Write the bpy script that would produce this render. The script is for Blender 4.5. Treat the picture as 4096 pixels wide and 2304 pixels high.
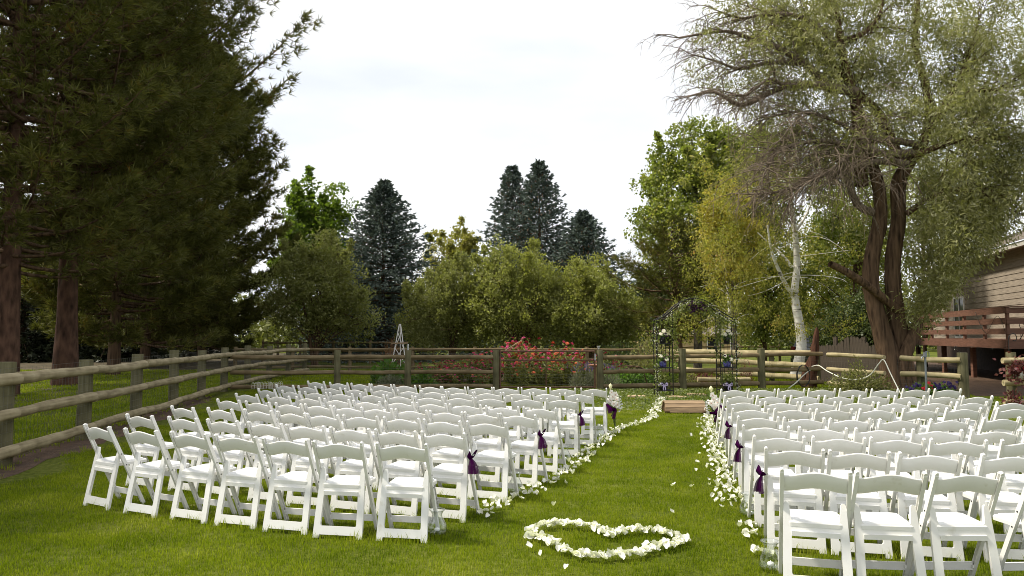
import bpy, math, random
import numpy as np
from mathutils import Vector, Matrix, Quaternion
from mathutils.geometry import tessellate_polygon

for o in list(bpy.data.objects):
    bpy.data.objects.remove(o)
SC = bpy.context.scene
COL = SC.collection
R = math.radians

# ------------------------------------------------------------------ camera
EYE = 1.66
PITCH = math.atan(188 / 2900)
cam_data = bpy.data.cameras.new('camera')
cam = bpy.data.objects.new('camera', cam_data)
COL.objects.link(cam)
cam.location = (0, 0, EYE)
cam.rotation_euler = (math.pi / 2 + PITCH, 0, 0)
cam_data.sensor_width = 36.0
cam_data.lens = 36.0 * 2900 / 4096
cam_data.clip_start = 0.05
cam_data.clip_end = 900
SC.camera = cam

# ------------------------------------------------------------------ sky and sun
SUN_DIR = Vector((-0.99, 0.08, 0.0)).normalized()
SUN_ELEV = R(55)
world = bpy.data.worlds.new('World')
SC.world = world
world.use_nodes = True
wn, wl = world.node_tree.nodes, world.node_tree.links
wn.clear()
w_out = wn.new('ShaderNodeOutputWorld')
w_bg = wn.new('ShaderNodeBackground')
w_bg.inputs['Strength'].default_value = 0.1
w_sky = wn.new('ShaderNodeTexSky')
w_sky.sky_type = 'NISHITA'
w_sky.sun_disc = False
w_sky.sun_elevation = SUN_ELEV
w_sky.sun_rotation = math.atan2(SUN_DIR.x, SUN_DIR.y) % (2 * math.pi)
w_tc = wn.new('ShaderNodeTexCoord')
w_map = wn.new('ShaderNodeMapping')
w_map.inputs['Scale'].default_value = (1.2, 1.2, 4.0)
w_noise = wn.new('ShaderNodeTexNoise')
w_noise.inputs['Scale'].default_value = 1.6
w_noise.inputs['Detail'].default_value = 5
w_ramp = wn.new('ShaderNodeValToRGB')
w_ramp.color_ramp.elements[0].position = 0.36
w_ramp.color_ramp.elements[0].color = (0.78, 0.815, 0.87, 1)
w_ramp.color_ramp.elements[1].position = 0.62
w_ramp.color_ramp.elements[1].color = (1, 1, 1, 1)
w_scale = wn.new('ShaderNodeVectorMath')
w_scale.operation = 'SCALE'
w_scale.inputs['Scale'].default_value = 10.2
w_mix = wn.new('ShaderNodeMix')
w_mix.data_type = 'RGBA'
w_mix.inputs['Factor'].default_value = 0.9
wl.new(w_tc.outputs['Generated'], w_map.inputs['Vector'])
wl.new(w_map.outputs['Vector'], w_noise.inputs['Vector'])
wl.new(w_noise.outputs['Fac'], w_ramp.inputs['Fac'])
wl.new(w_ramp.outputs['Color'], w_scale.inputs[0])
wl.new(w_sky.outputs['Color'], w_mix.inputs[6])
wl.new(w_scale.outputs['Vector'], w_mix.inputs[7])
wl.new(w_mix.outputs[2], w_bg.inputs['Color'])
wl.new(w_bg.outputs['Background'], w_out.inputs['Surface'])

sun_data = bpy.data.lights.new('sun', 'SUN')
sun_data.energy = 4.6
sun_data.angle = R(5.0)
sun_data.color = (1.0, 0.93, 0.80)
sun = bpy.data.objects.new('sun', sun_data)
COL.objects.link(sun)
to_sun = SUN_DIR * math.cos(SUN_ELEV) + Vector((0, 0, math.sin(SUN_ELEV)))
sun.rotation_euler = to_sun.to_track_quat('Z', 'Y').to_euler()
sun.location = to_sun * 60

SC.view_settings.view_transform = 'Standard'
SC.view_settings.look = 'None'
SC.view_settings.exposure = 0.3
SC.view_settings.gamma = 1.0
SC.view_settings.use_curve_mapping = False
SC.render.engine = 'CYCLES'
SC.cycles.filter_width = 0.95
SC.cycles.use_denoising = True
SC.cycles.denoiser = 'OPENIMAGEDENOISE'
SC.cycles.denoising_prefilter = 'ACCURATE'
SC.cycles.sample_clamp_indirect = 4.0
SC.cycles.max_bounces = 6
SC.cycles.diffuse_bounces = 3
SC.cycles.transparent_max_bounces = 24

# ------------------------------------------------------------------ helpers

def at(px, py, Y):
    """point of the place that lies at depth Y along the sight line of a photograph pixel"""
    u = (px - 2048) / 2900.0
    v = (py - 1152) / 2900.0
    c, s = math.cos(PITCH), math.sin(PITCH)
    k = Y / (c + v * s)
    return Vector((u * k, Y, EYE + (s - v * c) * k))


def on_ground(px, py, z=0.0):
    u = (px - 2048) / 2900.0
    v = (py - 1152) / 2900.0
    c, s = math.cos(PITCH), math.sin(PITCH)
    k = (z - EYE) / (s - v * c)
    return Vector((u * k, (c + v * s) * k, z))


def link(o, parent=None):
    COL.objects.link(o)
    if parent is not None:
        o.parent = parent
    return o


def tag(o, label=None, cat=None, group=None, kind=None):
    if label:
        o['label'] = label
    if cat:
        o['category'] = cat
    if group:
        o['group'] = group
    if kind:
        o['kind'] = kind
    return o


def thing(name, label, cat, loc=(0, 0, 0), rotz=0.0, group=None):
    o = bpy.data.objects.new(name, None)
    o.empty_display_size = 0.1
    o.location = loc
    o.rotation_euler = (0, 0, rotz)
    link(o)
    return tag(o, label, cat, group)


def part(name, mesh, parent=None, mat=None, loc=None, rot=None, kind=None, label=None):
    if mat is not None and len(mesh.materials) == 0:
        mesh.materials.append(mat)
    o = bpy.data.objects.new(name, mesh)
    link(o, parent)
    if loc is not None:
        o.location = loc
    if rot is not None:
        o.rotation_euler = rot
    return tag(o, label, None, None, kind)


def copy_thing(root, loc=None, rotz=None, label=None, group=None):
    r = root.copy()
    COL.objects.link(r)
    if loc is not None:
        r.location = loc
    if rotz is not None:
        r.rotation_euler = (0, 0, rotz)
    if label:
        r['label'] = label
    if group:
        r['group'] = group
    for ch in list(root.children):
        c = ch.copy()
        COL.objects.link(c)
        c.parent = r
        for g in list(ch.children):
            d = g.copy()
            COL.objects.link(d)
            d.parent = c
    return r


class MB:
    """collects simple shapes into one mesh"""

    def __init__(self):
        self.v, self.f, self.m, self.sm = [], [], [], []

    def add(self, verts, faces, mi=0, smooth=False):
        b = len(self.v)
        self.v += [tuple(p) for p in verts]
        for f in faces:
            self.f.append([i + b for i in f])
            self.m.append(mi)
            self.sm.append(smooth)

    def box(self, c, s, mi=0, M=None, taper=1.0):
        hx, hy, hz = s[0] / 2, s[1] / 2, s[2] / 2
        vs = []
        for dz, t in ((-hz, 1.0), (hz, taper)):
            for dx, dy in ((-hx, -hy), (hx, -hy), (hx, hy), (-hx, hy)):
                vs.append(Vector((c[0] + dx * t, c[1] + dy * t, c[2] + dz)))
        if M is not None:
            vs = [M @ p for p in vs]
        self.add(vs, [(3, 2, 1, 0), (4, 5, 6, 7), (0, 1, 5, 4), (1, 2, 6, 5), (2, 3, 7, 6), (3, 0, 4, 7)], mi)

    def bar(self, a, b, w, h, mi=0, up=(0, 0, 1)):
        a, b, up = Vector(a), Vector(b), Vector(up)
        d = (b - a).normalized()
        s = d.cross(up)
        if s.length < 1e-4:
            s = d.cross(Vector((1, 0, 0)))
        s.normalize()
        n = s.cross(d)
        vs = []
        for p in (a, b):
            for i, j in ((-1, -1), (1, -1), (1, 1), (-1, 1)):
                vs.append(p + s * (i * w / 2) + n * (j * h / 2))
        self.add(vs, [(0, 1, 2, 3), (7, 6, 5, 4), (0, 4, 5, 1), (1, 5, 6, 2), (2, 6, 7, 3), (3, 7, 4, 0)], mi)

    def tube(self, pts, radii, n=6, mi=0, caps=True, smooth=True):
        pts = [Vector(p) for p in pts]
        if not hasattr(radii, '__len__'):
            radii = [radii] * len(pts)
        d0 = (pts[1] - pts[0]).normalized()
        ref = Vector((0, 0, 1)) if abs(d0.z) < 0.9 else Vector((1, 0, 0))
        s = d0.cross(ref).normalized()
        vs = []
        for i, p in enumerate(pts):
            if i == 0:
                d = d0
            elif i == len(pts) - 1:
                d = (pts[i] - pts[i - 1])
            else:
                d = (pts[i + 1] - pts[i - 1])
            if d.length < 1e-9:
                d = d0
            d = d.normalized()
            s = (s - d * s.dot(d))
            if s.length < 1e-6:
                s = d.orthogonal()
            s.normalize()
            t = d.cross(s)
            for k in range(n):
                a = 2 * math.pi * k / n
                vs.append(p + (s * math.cos(a) + t * math.sin(a)) * radii[i])
        fs = []
        for i in range(len(pts) - 1):
            for k in range(n):
                k2 = (k + 1) % n
                fs.append((i * n + k, i * n + k2, (i + 1) * n + k2, (i + 1) * n + k))
        self.add(vs, fs, mi, smooth)
        if caps:
            self.add(vs[:n], [list(range(n))[::-1]], mi)
            self.add(vs[-n:], [list(range(n))], mi)

    def lathe(self, prof, n=16, c=(0, 0, 0), mi=0, smooth=True):
        vs = []
        for r, z in prof:
            for k in range(n):
                a = 2 * math.pi * k / n
                vs.append((c[0] + r * math.cos(a), c[1] + r * math.sin(a), c[2] + z))
        fs = []
        for i in range(len(prof) - 1):
            for k in range(n):
                k2 = (k + 1) % n
                fs.append((i * n + k, i * n + k2, (i + 1) * n + k2, (i + 1) * n + k))
        self.add(vs, fs, mi, smooth)

    def plate(self, loops, thick, M, mi=0):
        """flat plate with holes: loops of (x, y), thickness along local z"""
        tri = tessellate_polygon([[Vector((x, y, 0)) for x, y in lp] for lp in loops])
        flat = [p for lp in loops for p in lp]
        n = len(flat)
        vs = [M @ Vector((x, y, thick / 2)) for x, y in flat] + [M @ Vector((x, y, -thick / 2)) for x, y in flat]
        fs = []
        for a, b, c in tri:
            p, q, r = flat[a], flat[b], flat[c]
            ar = (q[0] - p[0]) * (r[1] - p[1]) - (q[1] - p[1]) * (r[0] - p[0])
            if ar < 0:
                b, c = c, b
            fs.append((a, b, c))
            fs.append((a + n, c + n, b + n))
        st = 0
        for lp in loops:
            m = len(lp)
            for i in range(m):
                j = (i + 1) % m
                fs.append((st + i, st + n + i, st + n + j, st + j))
            st += m
        self.add(vs, fs, mi)

    def mesh(self, name, *mats):
        me = bpy.data.meshes.new(name)
        me.from_pydata(self.v, [], self.f)
        me.polygons.foreach_set('material_index', self.m)
        me.polygons.foreach_set('use_smooth', self.sm)
        for m in mats:
            me.materials.append(m)
        me.update()
        return me

    def part(self, name, parent, *mats, **kw):
        return part(name, self.mesh(name, *mats), parent, **kw)


def npmesh(name, V, F, mat, smooth=False):
    V = np.asarray(V, dtype=np.float32)
    F = np.asarray(F, dtype=np.int32)
    k = F.shape[1]
    me = bpy.data.meshes.new(name)
    me.vertices.add(len(V))
    me.vertices.foreach_set('co', V.ravel())
    me.loops.add(F.size)
    me.loops.foreach_set('vertex_index', F.ravel())
    me.polygons.add(len(F))
    me.polygons.foreach_set('loop_start', np.arange(0, F.size, k, dtype=np.int32))
    me.update(calc_edges=True)
    me.materials.append(mat)
    return me


def unit(a):
    return a / np.maximum(np.linalg.norm(a, axis=-1, keepdims=True), 1e-9)


def leaf_geo(P, D, L, W, rng, fold=0.25):
    """one small kite per leaf; returns verts and quads"""
    n = len(P)
    D = unit(D)
    S = unit(np.cross(D, unit(rng.normal(size=(n, 3)))))
    N = np.cross(S, D)
    L = np.broadcast_to(np.asarray(L, dtype=float).reshape(-1, 1), (n, 1))
    W = np.broadcast_to(np.asarray(W, dtype=float).reshape(-1, 1), (n, 1))
    V = np.empty((n, 4, 3))
    V[:, 0] = P
    V[:, 1] = P + D * L * 0.45 + S * W * 0.5 + N * W * fold
    V[:, 2] = P + D * L
    V[:, 3] = P + D * L * 0.45 - S * W * 0.5 + N * W * fold
    return V.reshape(-1, 3), np.arange(n * 4).reshape(-1, 4)


def tuft_geo(C, A, k, L, w, spread, rng):
    """k needles round each tuft centre C with axis A; returns verts and triangles"""
    n = len(C)
    A = unit(A)
    D = A[:, None, :] + rng.normal(size=(n, k, 3)) * spread
    D = unit(D)
    S = unit(np.cross(D, rng.normal(size=(n, k, 3)))) * w
    ln = L * (0.7 + 0.5 * rng.random((n, k, 1)))
    b = C[:, None, :] + D * ln * 0.08
    V = np.stack([b - S, b + S, C[:, None, :] + D * ln], axis=2).reshape(-1, 3)
    return V, np.arange(len(V)).reshape(-1, 3)


# ------------------------------------------------------------------ materials
MATS = {}


def new_mat(name):
    m = bpy.data.materials.new(name)
    m.use_nodes = True
    MATS[name] = m
    nt = m.node_tree
    return m, nt.nodes, nt.links, nt.nodes['Principled BSDF']


def ramp(nodes, stops):
    r = nodes.new('ShaderNodeValToRGB')
    e = r.color_ramp.elements
    e[0].position, e[0].color = stops[0][0], (*stops[0][1], 1)
    e[1].position, e[1].color = stops[-1][0], (*stops[-1][1], 1)
    for p, c in stops[1:-1]:
        x = e.new(p)
        x.color = (*c, 1)
    return r


def solid(name, col, rough=0.6, metal=0.0, vary=0.12, scale=6.0, bump=0.0, bscale=60.0, stretch=None, spec=0.4):
    m, n, l, p = new_mat(name)
    tc = n.new('ShaderNodeTexCoord')
    mp = n.new('ShaderNodeMapping')
    if stretch:
        mp.inputs['Scale'].default_value = stretch
    l.new(tc.outputs['Object'], mp.inputs['Vector'])
    nz = n.new('ShaderNodeTexNoise')
    nz.inputs['Scale'].default_value = scale
    nz.inputs['Detail'].default_value = 4
    l.new(mp.outputs['Vector'], nz.inputs['Vector'])
    lo = tuple(max(0, c * (1 - vary)) for c in col)
    hi = tuple(min(1, c * (1 + vary)) for c in col)
    rp = ramp(n, [(0.3, lo), (0.7, hi)])
    l.new(nz.outputs['Fac'], rp.inputs['Fac'])
    l.new(rp.outputs['Color'], p.inputs['Base Color'])
    p.inputs['Roughness'].default_value = rough
    p.inputs['Metallic'].default_value = metal
    p.inputs['Specular IOR Level'].default_value = spec
    if bump > 0:
        nb = n.new('ShaderNodeTexNoise')
        nb.inputs['Scale'].default_value = bscale
        nb.inputs['Detail'].default_value = 5
        l.new(mp.outputs['Vector'], nb.inputs['Vector'])
        b = n.new('ShaderNodeBump')
        b.inputs['Strength'].default_value = bump
        b.inputs['Distance'].default_value = 0.02
        l.new(nb.outputs['Fac'], b.inputs['Height'])
        l.new(b.outputs['Normal'], p.inputs['Normal'])
    return m


def foliage(name, stops, trans=0.35, rough=0.5, nscale=0.8, nweight=0.45, tint=1.25, spec=0.35):
    """leaf material: colour varies leaf by leaf and clump by clump"""
    m, n, l, p = new_mat(name)
    geo = n.new('ShaderNodeNewGeometry')
    nz = n.new('ShaderNodeTexNoise')
    nz.inputs['Scale'].default_value = nscale
    nz.inputs['Detail'].default_value = 2
    l.new(geo.outputs['Position'], nz.inputs['Vector'])
    a = n.new('ShaderNodeMath')
    a.operation = 'MULTIPLY'
    a.inputs[1].default_value = 1 - nweight
    l.new(geo.outputs['Random Per Island'], a.inputs[0])
    st = n.new('ShaderNodeMapRange')
    st.inputs['From Min'].default_value = 0.3
    st.inputs['From Max'].default_value = 0.7
    l.new(nz.outputs['Fac'], st.inputs['Value'])
    b = n.new('ShaderNodeMath')
    b.operation = 'MULTIPLY_ADD'
    b.inputs[1].default_value = nweight
    l.new(st.outputs['Result'], b.inputs[0])
    l.new(a.outputs[0], b.inputs[2])
    rp = ramp(n, stops)
    l.new(b.outputs[0], rp.inputs['Fac'])
    l.new(rp.outputs['Color'], p.inputs['Base Color'])
    p.inputs['Roughness'].default_value = rough
    p.inputs['Specular IOR Level'].default_value = spec
    if trans > 0:
        tr = n.new('ShaderNodeBsdfTranslucent')
        mul = n.new('ShaderNodeMix')
        mul.data_type = 'RGBA'
        mul.blend_type = 'MULTIPLY'
        mul.inputs['Factor'].default_value = 1.0
        mul.inputs[7].default_value = (tint, tint * 1.1, tint * 0.6, 1)
        l.new(rp.outputs['Color'], mul.inputs[6])
        l.new(mul.outputs[2], tr.inputs['Color'])
        mx = n.new('ShaderNodeMixShader')
        mx.inputs['Fac'].default_value = trans
        l.new(p.outputs['BSDF'], mx.inputs[1])
        l.new(tr.outputs['BSDF'], mx.inputs[2])
        l.new(mx.outputs['Shader'], n['Material Output'].inputs['Surface'])
    return m


def bark(name, lo, hi, scale=3.0, zs=0.25, bump=0.9):
    m, n, l, p = new_mat(name)
    tc = n.new('ShaderNodeTexCoord')
    mp = n.new('ShaderNodeMapping')
    mp.inputs['Scale'].default_value = (1, 1, zs)
    l.new(tc.outputs['Object'], mp.inputs['Vector'])
    vo = n.new('ShaderNodeTexVoronoi')
    vo.inputs['Scale'].default_value = scale * 4
    l.new(mp.outputs['Vector'], vo.inputs['Vector'])
    nz = n.new('ShaderNodeTexNoise')
    nz.inputs['Scale'].default_value = scale * 5
    nz.inputs['Detail'].default_value = 6
    l.new(mp.outputs['Vector'], nz.inputs['Vector'])
    ad = n.new('ShaderNodeMath')
    ad.operation = 'MULTIPLY_ADD'
    ad.inputs[1].default_value = 0.5
    l.new(vo.outputs['Distance'], ad.inputs[0])
    l.new(nz.outputs['Fac'], ad.inputs[2])
    rp = ramp(n, [(0.4, lo), (0.95, hi)])
    l.new(ad.outputs[0], rp.inputs['Fac'])
    l.new(rp.outputs['Color'], p.inputs['Base Color'])
    p.inputs['Roughness'].default_value = 0.9
    p.inputs['Specular IOR Level'].default_value = 0.15
    b = n.new('ShaderNodeBump')
    b.inputs['Strength'].default_value = bump
    b.inputs['Distance'].default_value = 0.04
    l.new(ad.outputs[0], b.inputs['Height'])
    l.new(b.outputs['Normal'], p.inputs['Normal'])
    return m


def log_mat(name, lo, mid, hi, rough=0.8):
    """peeled round timber: long grain, knots and weather stain"""
    m, n, l, p = new_mat(name)
    tc = n.new('ShaderNodeTexCoord')
    mp = n.new('ShaderNodeMapping')
    mp.inputs['Scale'].default_value = (14, 14, 0.9)
    l.new(tc.outputs['Object'], mp.inputs['Vector'])
    nz = n.new('ShaderNodeTexNoise')
    nz.inputs['Scale'].default_value = 1.6
    nz.inputs['Detail'].default_value = 6
    l.new(mp.outputs['Vector'], nz.inputs['Vector'])
    n2 = n.new('ShaderNodeTexNoise')
    n2.inputs['Scale'].default_value = 3.0
    n2.inputs['Detail'].default_value = 4
    l.new(tc.outputs['Object'], n2.inputs['Vector'])
    mx = n.new('ShaderNodeMath')
    mx.operation = 'MULTIPLY_ADD'
    mx.inputs[1].default_value = 0.5
    l.new(nz.outputs['Fac'], mx.inputs[0])
    h = n.new('ShaderNodeMath')
    h.operation = 'MULTIPLY'
    h.inputs[1].default_value = 0.5
    l.new(n2.outputs['Fac'], h.inputs[0])
    l.new(h.outputs[0], mx.inputs[2])
    rp = ramp(n, [(0.33, lo), (0.5, mid), (0.66, hi)])
    l.new(mx.outputs[0], rp.inputs['Fac'])
    l.new(rp.outputs['Color'], p.inputs['Base Color'])
    p.inputs['Roughness'].default_value = rough
    p.inputs['Specular IOR Level'].default_value = 0.2
    b = n.new('ShaderNodeBump')
    b.inputs['Strength'].default_value = 0.5
    b.inputs['Distance'].default_value = 0.012
    l.new(mx.outputs[0], b.inputs['Height'])
    l.new(b.outputs['Normal'], p.inputs['Normal'])
    return m


def glass_mat(name, tint=(0.985, 0.998, 0.992)):
    m, n, l, p = new_mat(name)
    tr = n.new('ShaderNodeBsdfTransparent')
    tr.inputs['Color'].default_value = (*tint, 1)
    gl = n.new('ShaderNodeBsdfGlossy')
    gl.inputs['Roughness'].default_value = 0.03
    lw = n.new('ShaderNodeLayerWeight')
    lw.inputs['Blend'].default_value = 0.22
    mx = n.new('ShaderNodeMixShader')
    l.new(lw.outputs['Facing'], mx.inputs['Fac'])
    l.new(tr.outputs['BSDF'], mx.inputs[1])
    l.new(gl.outputs['BSDF'], mx.inputs[2])
    l.new(mx.outputs['Shader'], n['Material Output'].inputs['Surface'])
    return m


def tulle_mat(name, col, alpha):
    m, n, l, p = new_mat(name)
    p.inputs['Base Color'].default_value = (*col, 1)
    p.inputs['Roughness'].default_value = 0.9
    p.inputs['Specular IOR Level'].default_value = 0.0
    tr = n.new('ShaderNodeBsdfTransparent')
    mx = n.new('ShaderNodeMixShader')
    mx.inputs['Fac'].default_value = alpha
    l.new(tr.outputs['BSDF'], mx.inputs[1])
    l.new(p.outputs['BSDF'], mx.inputs[2])
    l.new(mx.outputs['Shader'], n['Material Output'].inputs['Surface'])
    return m


def resin():
    """white resin: a little cream and grime that differs from chair to chair"""
    m, n, l, p = new_mat('white_resin')
    oi = n.new('ShaderNodeObjectInfo')
    tc = n.new('ShaderNodeTexCoord')
    geo = n.new('ShaderNodeNewGeometry')
    nz = n.new('ShaderNodeTexNoise')
    nz.inputs['Scale'].default_value = 9
    nz.inputs['Detail'].default_value = 6
    l.new(geo.outputs['Position'], nz.inputs['Vector'])
    rp = ramp(n, [(0.27, (0.68, 0.66, 0.60)), (0.36, (0.79, 0.785, 0.76)), (0.7, (0.815, 0.81, 0.80))])
    l.new(nz.outputs['Fac'], rp.inputs['Fac'])
    r2 = ramp(n, [(0.0, (0.94, 0.93, 0.90)), (0.5, (0.985, 0.98, 0.97)), (1.0, (1, 1, 1))])
    l.new(oi.outputs['Random'], r2.inputs['Fac'])
    mx = n.new('ShaderNodeMix')
    mx.data_type = 'RGBA'
    mx.blend_type = 'MULTIPLY'
    mx.inputs['Factor'].default_value = 1
    l.new(rp.outputs['Color'], mx.inputs[6])
    l.new(r2.outputs['Color'], mx.inputs[7])
    l.new(mx.outputs[2], p.inputs['Base Color'])
    p.inputs['Roughness'].default_value = 0.5
    p.inputs['Specular IOR Level'].default_value = 0.3
    nb = n.new('ShaderNodeTexNoise')
    nb.inputs['Scale'].default_value = 220
    l.new(tc.outputs['Object'], nb.inputs['Vector'])
    b = n.new('ShaderNodeBump')
    b.inputs['Strength'].default_value = 0.06
    l.new(nb.outputs['Fac'], b.inputs['Height'])
    l.new(b.outputs['Normal'], p.inputs['Normal'])
    return m


M_CHAIR = resin()
M_PAD = solid('white_vinyl_pad', (0.82, 0.82, 0.81), rough=0.38, vary=0.015, scale=4, bump=0.05, bscale=90)
M_BOLT = solid('dark_bolt', (0.05, 0.05, 0.05), rough=0.4, metal=0.7)
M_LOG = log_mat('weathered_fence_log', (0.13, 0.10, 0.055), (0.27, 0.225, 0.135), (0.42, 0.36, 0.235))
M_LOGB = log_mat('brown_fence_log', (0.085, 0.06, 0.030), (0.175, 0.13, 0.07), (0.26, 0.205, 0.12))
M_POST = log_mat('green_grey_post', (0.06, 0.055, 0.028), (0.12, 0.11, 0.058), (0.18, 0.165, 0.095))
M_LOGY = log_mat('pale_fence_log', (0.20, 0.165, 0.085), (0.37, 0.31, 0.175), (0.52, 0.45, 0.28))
M_WIRE = solid('galvanised_wire', (0.16, 0.16, 0.14), rough=0.4, metal=0.8, vary=0.2)
M_WIREW = solid('white_coated_wire', (0.55, 0.53, 0.46), rough=0.6, vary=0.25, scale=20)
M_RUST = solid('rusty_gate_tube', (0.13, 0.065, 0.04), rough=0.6, metal=0.3, vary=0.3, scale=10)
M_IRON = solid('black_wrought_iron', (0.018, 0.017, 0.016), rough=0.45, metal=0.4, vary=0.3)
M_STEEL = solid('galvanised_steel', (0.45, 0.46, 0.47), rough=0.35, metal=0.9, vary=0.15)
M_HYD = solid('grey_blue_pump_paint', (0.20, 0.22, 0.24), rough=0.45, metal=0.5, vary=0.2)
M_BARKP = bark('pine_bark', (0.022, 0.013, 0.009), (0.13, 0.072, 0.048), 1.6, 0.35)
M_BARKD = bark('dark_bark', (0.022, 0.014, 0.009), (0.155, 0.098, 0.06), 2.6, 0.12)
M_BARKG = bark('grey_twig_bark', (0.05, 0.04, 0.032), (0.19, 0.16, 0.13), 4, 0.5, 0.3)
M_TWIG = bark('dead_twig_bark', (0.05, 0.036, 0.026), (0.23, 0.18, 0.135), 4, 0.5, 0.3)
M_SNAG = bark('red_weathered_snag_wood', (0.018, 0.010, 0.007), (0.11, 0.05, 0.03), 3.0, 0.10)
M_DECK = solid('red_stained_deck_board', (0.165, 0.080, 0.053), rough=0.7, vary=0.25, scale=4, stretch=(1, 1, 6), bump=0.2, bscale=12)
M_SIDING = solid('tan_siding_board', (0.27, 0.225, 0.175), rough=0.85, vary=0.22, scale=5, stretch=(1, 0.4, 4), bump=0.25, bscale=18)
M_FASCIA = solid('white_fascia_paint', (0.50, 0.47, 0.42), rough=0.6, vary=0.06)
M_ROOF = solid('grey_brown_shingle', (0.20, 0.17, 0.145), rough=0.9, vary=0.25, scale=9, bump=0.4, bscale=60)
M_WALLY = solid('tan_yellow_stucco', (0.58, 0.42, 0.22), rough=0.85, vary=0.08, bump=0.2)
M_WALLP = solid('pale_pink_stucco', (0.50, 0.38, 0.33), rough=0.85, vary=0.08, bump=0.2)
M_TRIMW = solid('white_trim', (0.72, 0.70, 0.66), rough=0.5, vary=0.04)
M_GLASSD = solid('dark_window_glass', (0.02, 0.024, 0.028), rough=0.08, vary=0.2, spec=0.8)
M_CAR = solid('black_car_paint', (0.012, 0.014, 0.018), rough=0.18, vary=0.1, spec=0.8)
M_TYRE = solid('tyre_rubber', (0.02, 0.02, 0.02), rough=0.85)
M_TAIL = solid('red_tail_lamp', (0.22, 0.015, 0.015), rough=0.2)
M_SOIL = solid('bare_soil', (0.085, 0.05, 0.03), rough=0.95, vary=0.4, scale=5, bump=0.9, bscale=30)
M_SHADE_LITTER = solid('shade_dark_litter', (0.060, 0.045, 0.020), rough=0.95, vary=0.5, scale=1.6, bump=0.8, bscale=25)
M_STONE = solid('sandstone_slab', (0.46, 0.33, 0.21), rough=0.9, vary=0.2, scale=7, bump=0.4, bscale=40)
M_PLANK = solid('weathered_step_plank', (0.26, 0.18, 0.105), rough=0.85, vary=0.35, scale=5, stretch=(0.5, 6, 6), bump=0.4, bscale=14)
M_PLANKD = solid('dark_step_block', (0.12, 0.07, 0.035), rough=0.85, vary=0.3, scale=8, bump=0.3)
M_PICKET = solid('dark_weathered_picket', (0.075, 0.058, 0.042), rough=0.9, vary=0.35, scale=6, stretch=(3, 3, 0.6), bump=0.4, bscale=20)
M_TERRA = solid('terracotta', (0.45, 0.20, 0.12), rough=0.8, vary=0.12)
M_POTBLUE = solid('blue_white_pot_glaze', (0.045, 0.045, 0.17), rough=0.3, vary=0.9, scale=26)
M_POTBLK = solid('black_pot_glaze', (0.012, 0.010, 0.016), rough=0.3)
M_LILAC = solid('lilac_satin_ribbon', (0.42, 0.36, 0.55), rough=0.4, vary=0.2)
M_ROSE = solid('cream_rose', (0.80, 0.76, 0.60), rough=0.6, vary=0.08, scale=30)
M_LILY = solid('pale_yellow_lily', (0.76, 0.73, 0.42), rough=0.6, vary=0.1, scale=30)
M_DARKFL = solid('dark_purple_flower', (0.05, 0.012, 0.05), rough=0.7, vary=0.3)
M_ORCH = solid('cream_pink_orchid', (0.84, 0.79, 0.70), rough=0.55, vary=0.08, scale=40)
M_ORCHC = solid('orchid_centre', (0.60, 0.32, 0.26), rough=0.6)
M_WHITEFL = solid('white_blossom', (0.82, 0.82, 0.80), rough=0.6, vary=0.04)
M_PETAL = foliage('white_rose_petal', [(0.0, (0.80, 0.78, 0.66)), (0.5, (0.84, 0.83, 0.76)), (1.0, (0.86, 0.85, 0.81))], trans=0.25, tint=1.0, spec=0.2)
M_PURPLE = tulle_mat('purple_satin_fabric', (0.026, 0.002, 0.028), 0.99)
M_TULLE = tulle_mat('purple_tulle_netting', (0.060, 0.003, 0.058), 0.90)
M_GLASS = glass_mat('clear_vase_glass')
M_SMOKE = glass_mat('smoky_vase_glass', (0.66, 0.69, 0.66))
M_WAX = solid('white_candle_wax', (0.82, 0.82, 0.80), rough=0.5, vary=0.03)
M_ZRED = solid('crimson_zinnia', (0.45, 0.028, 0.08), rough=0.7, vary=0.25, scale=30)
M_ZPINK = solid('pink_zinnia', (0.52, 0.06, 0.18), rough=0.7, vary=0.25, scale=30)
M_ZORANGE = solid('orange_zinnia', (0.60, 0.13, 0.05), rough=0.7, vary=0.25, scale=30)
M_PETVIO = solid('violet_petunia', (0.025, 0.012, 0.085), rough=0.7, vary=0.2)
M_PETRED = solid('red_petunia', (0.45, 0.015, 0.03), rough=0.7, vary=0.2)
M_HOSE = solid('white_hose', (0.66, 0.66, 0.58), rough=0.5, vary=0.1)
M_HOSEB = solid('black_hose', (0.02, 0.022, 0.024), rough=0.4)
M_BAMBOO = solid('pale_stick', (0.42, 0.31, 0.17), rough=0.7, vary=0.2)
M_CUSH = solid('tan_cushion', (0.50, 0.40, 0.28), rough=0.9, vary=0.1)
M_DARKV = solid('shaded_timber', (0.05, 0.03, 0.02), rough=0.9, vary=0.3)

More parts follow.
